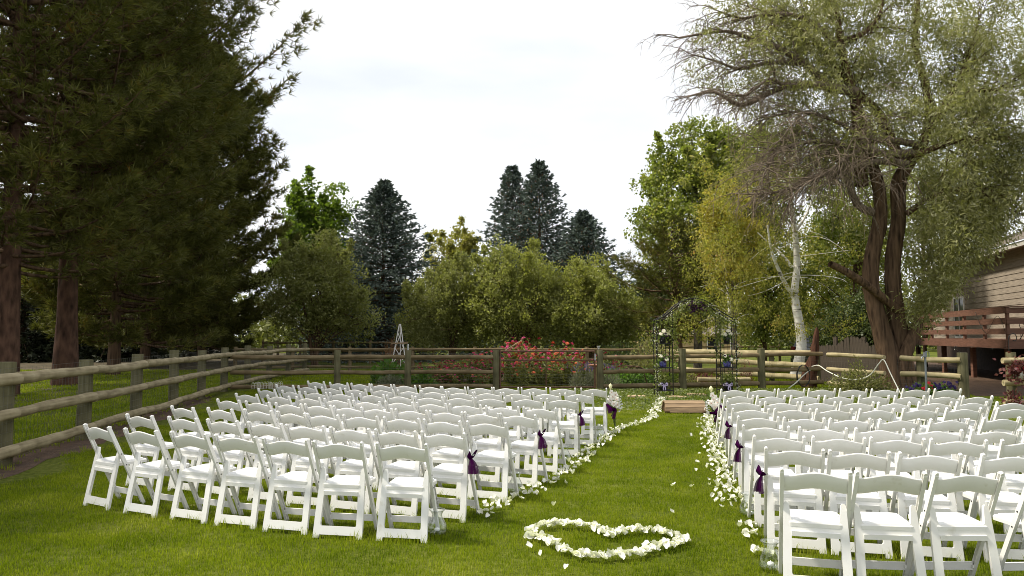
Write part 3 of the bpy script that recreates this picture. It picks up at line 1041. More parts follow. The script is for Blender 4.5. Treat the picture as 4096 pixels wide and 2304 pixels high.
# birches
t = thing('birch_tree', 'white barked birch with forked trunk right of the arch', 'tree', (at(3172, 1400, 26.5).x, 26.5, 0))
b0 = Vector(t.location)
w = Wood()
L = lambda px, py, dy=0.0: at(px, py, 26.5 + dy) - b0
tr = smooth_path([L(3176, 1520), L(3205, 1395), L(3196, 1290), L(3178, 1180), L(3188, 1060), L(3180, 930), L(3160, 780), L(3170, 600)], 3)
w.mb.tube(tr, [0.205 - 0.15 * i / (len(tr) - 1) for i in range(len(tr))], 12, caps=False)
w.limb(smooth_path([L(3183, 1190), L(3150, 1150, -.1), L(3115, 1080, -.2), L(3085, 1000, -.3), L(3070, 900, -.4)], 3), 0.095, 0.03, 8)
w.limb(smooth_path([L(3168, 1070), L(3130, 1020, .1), L(3095, 990, .2), L(3030, 930, .3)], 3), 0.06, 0.02, 7)
w.limb(smooth_path([L(3180, 930), L(3230, 850, .2), L(3260, 760, .3)], 3), 0.06, 0.015, 6)
rr = random.Random(61)
for i in range(30):
    s = L(3180 + rr.uniform(-10, 10), rr.uniform(520, 1250))
    e = s + Vector((rr.uniform(-2.3, 2.0), rr.uniform(-1.5, 1.5), rr.uniform(-.4, .6)))
    m = s.lerp(e, .5) + Vector((0, 0, .5))
    w.limb(curve3(s, m + Vector((rr.gauss(0, .3), rr.gauss(0, .3), rr.gauss(-.2, .3))), e + Vector((0, 0, -.4)), 5), 0.016, 0.004, 4)
w.mb.part('trunk', t, M_BIRCH)
rng = np.random.default_rng(62)
C = np.array([(L(rng.normal(3070, 170), rng.uniform(560, 1330)) + Vector((0, rng.normal(0.6, 1.0), 0)))[:] for _ in range(320)])
V, Fq = clump_leaves(C, 0.22 + .3 * rng.random(len(C)), 52, 0.085, 0.05, rng, droop=1.0, squash=1.3)
part('foliage', npmesh('foliage', V, Fq, F_BIRCH), t, kind='stuff')

t = thing('birch_tree', 'thin white birch stem seen through the right side of the arch', 'tree', (at(2925, 1400, 30).x, 30, 0))
b0 = Vector(t.location)
w = Wood()
L = lambda px, py, dy=0.0: at(px, py, 30 + dy) - b0
w.mb.tube(smooth_path([L(2936, 1505), L(2930, 1390), L(2922, 1270), L(2912, 1150), L(2906, 1040), L(2915, 900)], 3), [0.105 - 0.075 * i / 15 for i in range(16)], 9, caps=False)
for i in range(26):
    s = L(2915, rr.uniform(900, 1330))
    e = s + Vector((rr.uniform(-1.6, 1.6), rr.uniform(-1., 1.), rr.uniform(-.3, .6)))
    w.limb(curve3(s, s.lerp(e, .5) + Vector((0, 0, .4)), e, 5), 0.02, 0.005, 4)
w.mb.part('trunk', t, M_BIRCH)
C = np.array([(L(rng.normal(2890, 95), rng.uniform(980, 1360)) + Vector((0, rng.normal(0.5, .8), 0)))[:] for _ in range(140)])
V, Fq = clump_leaves(C, 0.2 + .3 * rng.random(len(C)), 46, 0.09, 0.055, rng, droop=.8, squash=1.2)
part('foliage', npmesh('foliage', V, Fq, F_BIRCH), t, kind='stuff')

# thicket of leafy trees behind the right fence
for (px, Y, crown, mt, seed, lab, leaf) in [
    (3420, 36, [((0, 0, 5.2), (3.0, 2.2, 4.0)), ((.4, 0, 9.0), (2.8, 2.2, 3.2))], F_COTTON, 70, 'green leafy tree behind the left half of the big grey tree', (.14, .10)),
    (3290, 40, [((0, 0, 4.6), (2.6, 2, 3.0)), ((1.2, 0, 6.5), (2.2, 2, 2.4))], F_BIRCH, 71, 'yellow green leafy tree behind the forked white birch', (.12, .075)),
    (3060, 37, [((0, 0, 3.6), (2.3, 2, 2.8)), ((-.5, 0, 6), (2.2, 2, 2.6))], F_COTTON, 72, 'green leafy tree seen between the arch and the forked birch', (.13, .10)),
    (3470, 31, [((0, 0, 1.9), (1.7, 1.2, 1.7)), ((-1.2, 0, 1.5), (1.2, 1, 1.3))], F_DKSHRUB, 73, 'dark green bushy tree above the picket fence left of the big trunk', (.10, .07)),
    (3700, 38, [((0, 0, 6.5), (3.2, 2.4, 4.2)), ((2, 0, 9.5), (3, 2.4, 3.2))], F_OLIVE, 74, 'green tree behind the right half of the big grey tree', (.14, .07)),
    (2680, 44, [((0, 0, 3.6), (2.4, 2, 2.4))], F_DKSHRUB, 75, 'dark leafy tree standing beyond the arch near the far house', (.16, .1))]:
    b = at(px, 1400, Y)
    broadleaf('leafy_tree', lab, (b.x, Y, 0), [(0, 0, 0), (0, 0, 1.6), (0.1, 0, crown[0][0][2])], crown, mt, M_BARKD, 380, 54, leaf, 0.5, seed, trunk_r=0.12, droop=.35, shell=.35)

# ------------------------------------------------------------------ the big tree by the deck
YT = 22.0
t = thing('old_tree', 'big old twin trunk tree with bare drooping branches and silvery leaves', 'tree', (at(3590, 1560, YT).x, YT, 0))
b0 = Vector(t.location)
L = lambda px, py, dy=0.0: at(px, py, YT + dy) - b0
mb = MB()
rr = random.Random(70)


def trunk(pts, radii, sub=3):
    p = smooth_path(pts, sub)
    r = []
    for i in range(len(radii) - 1):
        for s in range(sub):
            r.append(radii[i] + (radii[i + 1] - radii[i]) * s / sub)
    r.append(radii[-1])
    b = len(mb.v)
    ns = 22
    mb.tube(p, r, ns, caps=False)
    ph = [rr.uniform(-.11, .11) for _ in range(ns)]
    for i in range(len(p)):
        for k in range(ns):
            j = b + i * ns + k
            v = Vector(mb.v[j])
            kk = (k + int(i * .25)) % ns
            f_ = ph[kk] + .05 * math.sin(i * 1.7 + k * 2.3)
            mb.v[j] = tuple(p[i] + (v - p[i]) * (1 + f_))


trunk([L(3588, 1585), L(3562, 1450), L(3520, 1300), L(3490, 1180), L(3484, 1070), L(3504, 960), L(3522, 860), L(3512, 740), L(3470, 600), L(3440, 450), L(3380, 250), L(3350, 60)], [.40, .29, .25, .235, .23, .215, .195, .17, .14, .12, .09, .06])
trunk([L(3618, 1585, .1), L(3610, 1450, .15), L(3590, 1300, .1), L(3574, 1180, .1), L(3570, 1090, .1), L(3580, 980, .1), L(3596, 860, .1), L(3592, 740, .1), L(3632, 655, .1), L(3690, 575, .2), L(3720, 480, .4), L(3700, 330, .5), L(3660, 180, .6), L(3680, -60, .8)],
      [.42, .29, .24, .22, .215, .21, .205, .20, .18, .15, .13, .11, .09, .05])
trunk([L(3606, 1480, -.1), L(3628, 1400, -.15), L(3655, 1330, -.1), L(3675, 1290, 0)], [.22, .19, .17, .13])
trunk([L(3600, 1250), L(3530, 1190, -.3), L(3450, 1130, -.6), L(3380, 1085, -.9), L(3320, 1056, -1.1)], [.15, .12, .11, .10, .09])
mb.part('trunk', t, M_BARKD)

wood = Wood()
dead = Wood()
rr = random.Random(77)


def twig(wd, p, d, ln, r, depth, droop):
    """branchlet that forks and droops"""
    k = 4
    pts = [p.copy()]
    q = p.copy()
    d = d.normalized()
    for i in range(k):
        d = (d + Vector((rr.gauss(0, .16), rr.gauss(0, .16), rr.gauss(0, .13) - droop * (0.5 + i / k)))).normalized()
        q = q + d * ln / k
        pts.append(q.copy())
    wd.limb(pts, r, r * 0.45, 4 if r > 0.012 else 3)
    if depth > 0:
        for _ in range(rr.choice((2, 3, 3, 4))):
            j = rr.randint(1, k)
            base = pts[j]
            dd = (pts[j] - pts[j - 1]).normalized() + Vector((rr.gauss(0, .55), rr.gauss(0, .55), rr.gauss(0, .42)))
            twig(wd, base, dd, ln * rr.uniform(0.45, 0.75), r * 0.55, depth - 1, droop * 1.1)
    else:
        wd.tips.append(pts[-1])
        wd.tips.append(pts[2])


Z0 = lambda x, y: (2400 + x / 1.519, y / 1.519)
limbs = [
    # arching limbs, photograph zoom points, with a depth offset and start radius; the flag says leafless
    ([(1930, 880), (1760, 850), (1620, 850), (1480, 760), (1330, 700), (1180, 680), (1000, 720)], -0.6, .085, 1),
    ([(1900, 930), (1700, 930), (1560, 900), (1400, 860), (1290, 860), (1120, 900), (1030, 980), (980, 1120)], -1.0, .09, 1),
    ([(1870, 1000), (1720, 980), (1540, 1010), (1440, 1050), (1300, 1070), (1160, 1150), (1050, 1170), (900, 1180)], -1.4, .09, 1),
    ([(1700, 1300), (1560, 1240), (1480, 1010), (1380, 920), (1250, 810), (1120, 850), (1040, 950)], 0.3, .10, 1),
    ([(1840, 1010), (1640, 900), (1500, 960), (1380, 1050), (1250, 1120), (1150, 1220)], -1.8, .07, 1),
    ([(1560, 560), (1440, 540), (1310, 515), (1150, 520), (1040, 560), (860, 640), (700, 560), (560, 580)], -0.3, .12, 1),
    ([(1450, 570), (1340, 480), (1250, 390), (1080, 290), (930, 240), (760, 190), (480, 230)], 0.2, .12, 1),
    ([(1240, 390), (1120, 380), (1000, 385), (850, 420), (700, 370), (540, 325)], 0.6, .07, 1),
    ([(1330, 510), (1130, 520), (1030, 480), (880, 580), (780, 560)], -0.9, .06, 1),
    ([(1590, 1130), (1560, 700), (1540, 560), (1490, 400), (1460, 250), (1440, 100), (1420, -60)], 0.4, .15, 0),
    ([(1830, 1000), (1700, 700), (1560, 560), (1400, 360), (1300, 230), (1130, 120), (900, 40)], 0.8, .13, 0),
    ([(1460, 260), (1600, 200), (1700, 90), (1720, -60)], 0.5, .09, 0),
    ([(1950, 880), (2050, 700), (2180, 500), (2250, 300), (2300, 120)], 0.2, .11, 0),
    ([(2030, 720), (2250, 560), (2420, 540), (2600, 420)], -0.6, .08, 0),
    ([(1900, 950), (2150, 860), (2350, 860), (2600, 800)], -1.1, .08, 0),
    ([(1860, 1300), (2050, 1180), (2250, 1150), (2450, 1250)], -1.2, .07, 0),
    ([(1470, 300), (1250, 110), (1000, 90), (860, 110), (700, 60)], -0.2, .07, 1),
]
for pts, dy, r0, bare in limbs:
    n = len(pts)
    path = smooth_path([L(*Z0(x, y), dy * (0.3 + i / n)) for i, (x, y) in enumerate(pts)], 3)
    wd = dead if bare else wood
    wd.limb(path, r0 * 1.35, r0 * 0.25, 7)
    m = len(path)
    for i in range(int(m * 0.28), m):
        for _ in range(2):
            d = (path[i] - path[i - 1]).normalized() + Vector((rr.gauss(-.12 if bare else 0, .5), rr.gauss(0, .7), rr.gauss(0.05, .5)))
            twig(wd, path[i], d, rr.uniform(.8, 1.6) * (1.1 - .55 * i / m), 0.020, 2, 0.17 if bare else 0.06)
# bare twig curtain in front of the trunks
for i in range(96):
    p = L(*Z0(rr.uniform(950, 1900), rr.uniform(680, 1130)), rr.uniform(-2.4, -.4))
    twig(dead, p, Vector((rr.uniform(-1, .4), rr.uniform(-.6, .3), rr.uniform(-.3, .4))), rr.uniform(.9, 1.7), 0.017, 2, 0.24)
dead.mb.part('dead_branches', t, M_TWIG)
wood.mb.part('branches', t, M_BARKD)
rng = np.random.default_rng(78)
C = []


def scatter(n, x0, x1, y0, y1, ysd, yoff=0.0):
    for _ in range(n):
        C.append((L(rng.uniform(x0, x1), rng.uniform(y0, y1)) + Vector((0, rng.normal(yoff, ysd), 0)))[:])


def scatter_e(n, cx, cy, rx, ry, ysd, yoff=0.0):
    for _ in range(n):
        a, q = rng.uniform(0, 6.283), rng.random() ** 0.55
        C.append((L(cx + rx * q * math.cos(a), cy + ry * q * math.sin(a)) + Vector((0, rng.normal(yoff, ysd), 0)))[:])


scatter_e(400, 3560, 180, 560, 560, 1.9, .6)
scatter_e(470, 3840, 520, 400, 540, 1.8, .3)
scatter_e(330, 3790, 1000, 240, 330, 1.0, -.8)
scatter_e(120, 3700, 1240, 130, 110, .5, -1.0)
scatter_e(210, 3130, 150, 330, 220, 1.5, .5)
scatter_e(160, 3980, 850, 160, 260, 1.2, 0)
scatter_e(120, 3300, 520, 260, 180, 1.4, .9)
tips = rng.choice(len(wood.tips), size=min(420, len(wood.tips)), replace=False)
C += [wood.tips[i][:] for i in tips]
open_view = []
for c in C:
    # the crown hangs to the right of the trunks and ends above the deck railing
    dx = c[0] + b0.x
    yy = c[1] + YT
    px = 2048 + 2900 * dx / yy
    py = 1340 - 2900 * (c[2] - EYE) / yy
    if py > 600 and 3440 < px < 3690 and c[1] < .9 and py < 1230:
        continue
    if px > 3650 and py > 1310 - (px - 3650) * 1.0:
        continue
    open_view.append(c)
C = open_view
C = np.array(C)
V, Fq = clump_leaves(C, 0.26 + .34 * rng.random(len(C)), 60, 0.15, 0.036, rng, droop=.55, squash=1.15)
part('foliage', npmesh('foliage', V, Fq, F_SILVER), t, kind='stuff')

# far wood that closes the view
rng = np.random.default_rng(90)
n = 26000
X = rng.uniform(-75, 80, n)
Yd = rng.uniform(72, 92, n)
hmax = 5.2 + 1.6 * np.sin(X * 0.31) + 1.2 * np.sin(X * 0.83 + 1.3)
hmax = np.where((X > 8) & (X < 22), np.minimum(hmax, 4.3), hmax)
Zd = hmax * rng.random(n) ** 0.8
V, Fq = leaf_geo(np.stack([X, Yd, Zd], 1), rng.normal(size=(n, 3)) + [0, 0, .4], 0.75, 0.5, rng)
tag(part('distant_wood', npmesh('distant_wood', V, Fq, F_FAR)), 'far belt of green woodland closing the view behind the gardens', 'woodland', None, 'stuff')


# ------------------------------------------------------------------ fences
def log_mesh(length, r0, r1, seed, sides=10):
    """round rail along local z with slight bends and swellings"""
    rr = random.Random(seed)
    k = 9
    pts, rad = [], []
    ax, ay = rr.uniform(-.025, .025), rr.uniform(-.025, .025)
    for i in range(k + 1):
        s = i / k
        pts.append((ax * math.sin(math.pi * s) + rr.uniform(-.006, .006), ay * math.sin(math.pi * s) + rr.uniform(-.006, .006), length * s))
        rad.append((r0 + (r1 - r0) * s) * rr.uniform(.94, 1.06))
    m = MB()
    m.tube(pts, rad, sides)
    return m


def rail_between(parent, a, b, r0, r1, mat, seed, name='rail'):
    a, b = Vector(a), Vector(b)
    d = b - a
    o = log_mesh(d.length, r0, r1, seed).part(name, parent, mat)
    o.rotation_mode = 'QUATERNION'
    o.rotation_quaternion = d.to_track_quat('Z', 'Y')
    o.location = a
    return o


def post_at(parent, x, y, h, r, mat, seed, square=False):
    rr = random.Random(seed)
    m = MB()
    if square:
        m.box((0, 0, h / 2), (2 * r, 2 * r, h))
    else:
        m.tube([(0, 0, -.02), (rr.uniform(-.01, .01), 0, h * .5), (rr.uniform(-.012, .012), 0, h)], [r * 1.04, r, r * .97], 12)
    o = m.part('post', parent, mat)
    o.location = (x, y, 0)
    return o


def wire_mesh(parent, path, z0, z1, nh, step, mat, r=0.0016, spikes=0.0):
    """welded wire stretched along a ground path"""
    m = MB()
    path = [Vector((p[0], p[1], 0)) for p in path]
    for i in range(nh):
        z = z0 + (z1 - z0) * i / (nh - 1)
        m.tube([p + Vector((0, 0, z)) for p in path], r, 3, caps=False)
    for a, b in zip(path[:-1], path[1:]):
        k = max(1, int((b - a).length / step))
        for j in range(k):
            p = a.lerp(b, j / k)
            m.tube([p + Vector((0, 0, z0)), p + Vector((0, 0, z1 + spikes))], r, 3, caps=False)
    return m.part('wire_mesh', parent, mat, kind='stuff')


# left fence: runs along the lawn, rails on the lawn side, posts behind
LF = [(-5.90, 6.85), (-6.28, 9.25), (-6.68, 11.65), (-7.08, 14.05), (-7.50, 16.5), (-7.92, 18.95), (-8.30, 21.4), (-8.52, 23.9), (-8.64, 26.4), (-8.72, 28.9), (-8.76, 31.3)]
lf = thing('log_fence', 'weathered three rail log fence running along the left of the lawn', 'fence', (0, 0, 0))
for i, (x, y) in enumerate(LF):
    post_at(lf, x - .17, y + .05, 1.29 + .03 * math.sin(i * 2.1), .105, M_POST, i)
for z, s in ((1.12, 0), (.68, 1), (.215, 2)):
    for i in range(len(LF) - 1):
        a = Vector((*LF[i], z))
        b_ = Vector((*LF[i + 1], z))
        k0 = 0.007 if z > 1 else 0.004
        a.z -= k0 * i
        b_.z -= k0 * (i + 1)
        flip = (i + s) % 2
        rail_between(lf, a, b_ + (b_ - a).normalized() * .01, .078 if flip else .066, .066 if flip else .078, M_LOG, 100 + i * 7 + s)
wire_mesh(lf, [(x - .05, y) for x, y in LF], .1, 1.24, 11, .10, M_WIRE, 0.0014)

# garden fence to the left of the gate
GATE_L, GATE_R = at(1984, 1500, 21.9), at(2401, 1500, 21.9)
gf = thing('log_fence', 'brown log fence across the back between left corner and gate', 'fence', (0, 0, 0))
A = Vector((-8.2, 21.5, 0))
B = Vector((GATE_L.x, 21.9, 0))


def along(px):
    """point on the line A-B seen at a photograph column"""
    u = (px - 2048) / 2900 / (math.cos(PITCH) + .1 * math.sin(PITCH))
    d = B - A
    k = (u * A.y - A.x) / (d.x - u * d.y)
    return A + d * k


cuts = [A, along(1349), along(1632), B]
for i, p in enumerate(cuts[1:]):
    post_at(gf, p.x, p.y, 1.21, .10, M_POST, 20 + i)
for z0, z1, s in ((1.02, .99, 0), (.56, .55, 1), (.13, .12, 2)):
    for i in range(3):
        ta = (cuts[i] - A).length / (B - A).length
        tb = (cuts[i + 1] - A).length / (B - A).length
        d = (cuts[i + 1] - cuts[i]).normalized()
        a = cuts[i] + d * (.09 if i else -.1) + Vector((0, 0, z0 + (z1 - z0) * ta))
        b_ = cuts[i + 1] - d * .09 + Vector((0, 0, z0 + (z1 - z0) * tb))
        rail_between(gf, a, b_, .062, .060, M_LOGB, 200 + i * 5 + s)
wire_mesh(gf, [A + Vector((0, .09, 0)), B + Vector((0, .09, 0))], .1, 1.10, 10, .075, M_WIRE, 0.0016, .03)

# gate
gt = thing('metal_gate', 'brown tube metal gate with wire mesh in front of the flowers', 'gate', (GATE_L.x + .13, 21.86, 0))
gw = GATE_R.x - GATE_L.x - .30
for nm, a, b_, r in (('top_tube', (0, 0, 1.17), (gw, 0, 1.17), .025), ('middle_tube', (.03, 0, .90), (gw - .03, 0, .90), .022), ('bottom_tube', (.03, 0, .10), (gw - .03, 0, .10), .022),
                     ('end_tube', (0, 0, .06), (0, 0, 1.19), .027), ('end_tube', (gw, 0, .06), (gw, 0, 1.19), .027), ('centre_tube', (gw * .485, 0, .12), (gw * .485, 0, 1.15), .014)):
    m = MB()
    m.tube([a, b_], r, 8)
    m.part(nm, gt, M_RUST)
m = MB()
for z in [.18 + .10 * i for i in range(8)]:
    m.tube([(0, .03, z), (gw, .03, z)], .002, 3, caps=False)
for i in range(int(gw / .075)):
    m.tube([(i * .075, .03, .12), (i * .075, .03, .9)], .0015, 3, caps=False)
m.part('wire_mesh', gt, M_WIRE, kind='stuff')
m = MB()
m.box((gw + .01, -.035, 1.0), (.03, .012, .20))
m.part('latch', gt, M_STEEL)

# fence from the gate to the snag corner and on towards the deck
rf = thing('log_fence', 'brown log fence right of the gate passing behind the arch', 'fence', (0, 0, 0))
CORNER = at(3285, 1500, 22.6)
pp = [Vector((GATE_R.x, 21.9, 0)), Vector((at(2731, 1500, 22.0).x, 22.0, 0)), Vector((at(3047, 1500, 22.3).x, 22.3, 0)), Vector((CORNER.x, 22.6, 0))]
for i, p in enumerate(pp[:3]):
    post_at(rf, p.x, p.y, 1.20 + (.05 if i else 0), .115 if i else .10, M_POST, 30 + i)
for i in range(3):
    for s, z in enumerate((.985, .545, .13)):
        d = (pp[i + 1] - pp[i]).normalized()
        zz = Vector((0, 0, z + .03 * i))
        zb = Vector((0, 0, z + .03 * (i + 1)))
        rail_between(rf, pp[i] + d * .09 + zz, pp[i + 1] - d * (.09 if i < 2 else -.05) + zb, .062, .066, M_LOGB, 300 + i * 4 + s)
wire_mesh(rf, [p + Vector((0, .1, 0)) for p in pp], .1, 1.08, 10, .075, M_WIRE, 0.0015, .03)

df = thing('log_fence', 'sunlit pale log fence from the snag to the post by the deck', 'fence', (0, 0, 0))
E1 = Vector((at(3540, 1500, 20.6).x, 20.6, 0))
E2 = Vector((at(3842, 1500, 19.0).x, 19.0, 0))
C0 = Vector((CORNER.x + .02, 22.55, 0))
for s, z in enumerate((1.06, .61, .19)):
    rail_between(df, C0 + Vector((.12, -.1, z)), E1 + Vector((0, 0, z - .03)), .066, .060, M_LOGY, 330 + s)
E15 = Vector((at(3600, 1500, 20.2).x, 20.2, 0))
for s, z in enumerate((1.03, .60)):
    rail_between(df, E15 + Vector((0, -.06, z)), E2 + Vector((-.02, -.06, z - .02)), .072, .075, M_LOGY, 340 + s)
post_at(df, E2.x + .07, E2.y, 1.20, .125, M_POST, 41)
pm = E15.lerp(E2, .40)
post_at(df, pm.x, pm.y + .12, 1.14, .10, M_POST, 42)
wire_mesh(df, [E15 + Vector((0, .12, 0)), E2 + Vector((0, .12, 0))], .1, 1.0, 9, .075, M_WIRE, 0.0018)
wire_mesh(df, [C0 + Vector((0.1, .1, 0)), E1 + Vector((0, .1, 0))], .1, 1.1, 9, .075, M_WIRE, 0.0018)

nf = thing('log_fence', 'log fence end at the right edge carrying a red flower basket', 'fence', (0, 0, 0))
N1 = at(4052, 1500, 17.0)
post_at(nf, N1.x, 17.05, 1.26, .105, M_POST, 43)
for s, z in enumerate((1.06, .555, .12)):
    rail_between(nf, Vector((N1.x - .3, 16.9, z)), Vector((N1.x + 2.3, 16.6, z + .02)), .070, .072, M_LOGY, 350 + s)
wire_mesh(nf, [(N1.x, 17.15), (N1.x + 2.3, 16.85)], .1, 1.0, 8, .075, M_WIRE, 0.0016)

# pale field fence seen through the arch
ff = thing('log_fence', 'pale sunlit field fence seen behind the arch and garden beds', 'fence', (0, 0, 0))
Q = [at(2660, 1500, 29), at(2880, 1500, 27.0), at(3090, 1500, 25.4), at(3275, 1500, 24.2)]
for i, (q0, q1) in enumerate(zip(Q[:-1], Q[1:])):
    for s, (za, zb_) in enumerate(((1.02, 1.05), (.73, .60), (.34, .20))):
        f0, f1 = i / 3, (i + 1) / 3
        rail_between(ff, Vector((q0.x, q0.y, za + (zb_ - za) * f0)), Vector((q1.x, q1.y, za + (zb_ - za) * f1)), .095, .095, M_LOGY, 360 + i * 4 + s)
for i, q in enumerate(Q):
    post_at(ff, q.x + .05, q.y + .2, 1.1, .09, M_POST, 50 + i)

# thin far fences
def far_fence(label, pts, h, rails, mat, r=.045, group=None, pmat=None):
    t = thing('rail_fence', label, 'fence', (0, 0, 0), 0, group)
    k = 0
    for a, b_ in zip(pts[:-1], pts[1:]):
        for z in rails:
            rail_between(t, Vector((a[0], a[1], z)), Vector((b_[0], b_[1], z)), r, r, mat, 400 + k)
            k += 1
    for i, p in enumerate(pts):
        post_at(t, p[0], p[1] + .06, h, r * 1.5, pmat or mat, 60 + i)
    return t


far_fence('dark rail fence crossing behind the vegetable garden on the left', [(at(px, 1400, 31.5).x, 31.5) for px in (940, 1170, 1398, 1650, 1900, 2120, 2350, 2560)], 1.15, (1.04, .62, .28), M_LOGB, .055)
far_fence('thin reddish rail fence farther back beneath the blue spruce', [(at(px, 1400, 42).x, 42) for px in (1050, 1110, 1200, 1333, 1480, 1610, 1733)], 1.35, (1.22, .75), M_LOGB, .05)
far_fence('grey rail fence far behind the arch opening', [(at(px, 1400, 40).x, 40) for px in (2500, 2640, 2790, 2950, 3120)], 1.15, (1.02, .55), M_LOGB, .05)

# picket fence right
pf = thing('picket_fence', 'dark weathered wood picket fence with curved top behind the log rails', 'fence', (0, 0, 0))
pa, pb = Vector((at(3278, 1500, 25.2).x, 25.2, 0)), Vector((at(3590, 1500, 23.2).x, 23.2, 0))
npk = 26
rr = random.Random(8)
dirv = (pb - pa).normalized()
ang = math.atan2(dirv.y, dirv.x)
meshes = []
for v in range(4):
    m = MB()
    m.box((0, 0, .5), (.105, .02, 1.0))
    m.add([(-.0525, -.01, 1.0), (.0525, -.01, 1.0), (.0525, .01, 1.0), (-.0525, .01, 1.0), (-.02, -.01, 1.04), (.02, -.01, 1.04), (.02, .01, 1.04), (-.02, .01, 1.04)],
          [(4, 5, 6, 7), (0, 1, 5, 4), (1, 2, 6, 5), (2, 3, 7, 6), (3, 0, 4, 7)])
    meshes.append(m.mesh('picket', M_PICKET))
for i in range(npk):
    p = pa.lerp(pb, i / (npk - 1))
    h = 1.22 + .30 * math.sin(math.pi * max(0, min(1, (i - 6) / 11.0))) * (1 if i < 17 else 0.6) + rr.uniform(-.02, .02)
    o = part('picket', meshes[i % 4], pf, loc=(p.x, p.y, 0.05), rot=(0, rr.uniform(-.01, .01), ang))
    o.scale = (1, 1, h)
for z in (.35, 1.0):
    m = MB()
    m.bar(pa + Vector((0, .05, z)), pb + Vector((0, .05, z)), .04, .09)
    m.part('rail', pf, M_PICKET)
for q in (.25, .62, .98):
    p = pa.lerp(pb, q)
    m = MB()
    m.box((0, 0, .8), (.12, .12, 1.6))
    m.part('post', pf, M_PICKET, loc=(p.x, p.y + .1, 0), rot=(0, 0, ang))

# weathered snag at the fence corner
t = thing('tree_snag', 'leaning reddish weathered tree snag at the fence corner', 'snag', (at(3248, 1570, 22.75).x, 22.75, 0))
b0 = Vector(t.location)
L = lambda px, py, dy=0.0: at(px, py, 22.85 + dy) - b0
m = MB()
m.tube(smooth_path([L(3238, 1590), L(3245, 1500), L(3256, 1430), L(3262, 1370), L(3268, 1310)], 3), [.22, .19, .20, .16, .17, .14, .145, .12, .13, .10, .09, .07, .03], 10)
m.part('trunk', t, M_SNAG)
m = MB()
m.tube(smooth_path([L(3225, 1590, .1), L(3215, 1510, .1), L(3240, 1430, .1)], 3), [.14, .12, .11, .1, .08, .06, .04], 8)
m.part('branch', t, M_SNAG)

# ------------------------------------------------------------------ chairs
LEAN = lambda z: 0.352 - 0.377 * z / 0.78


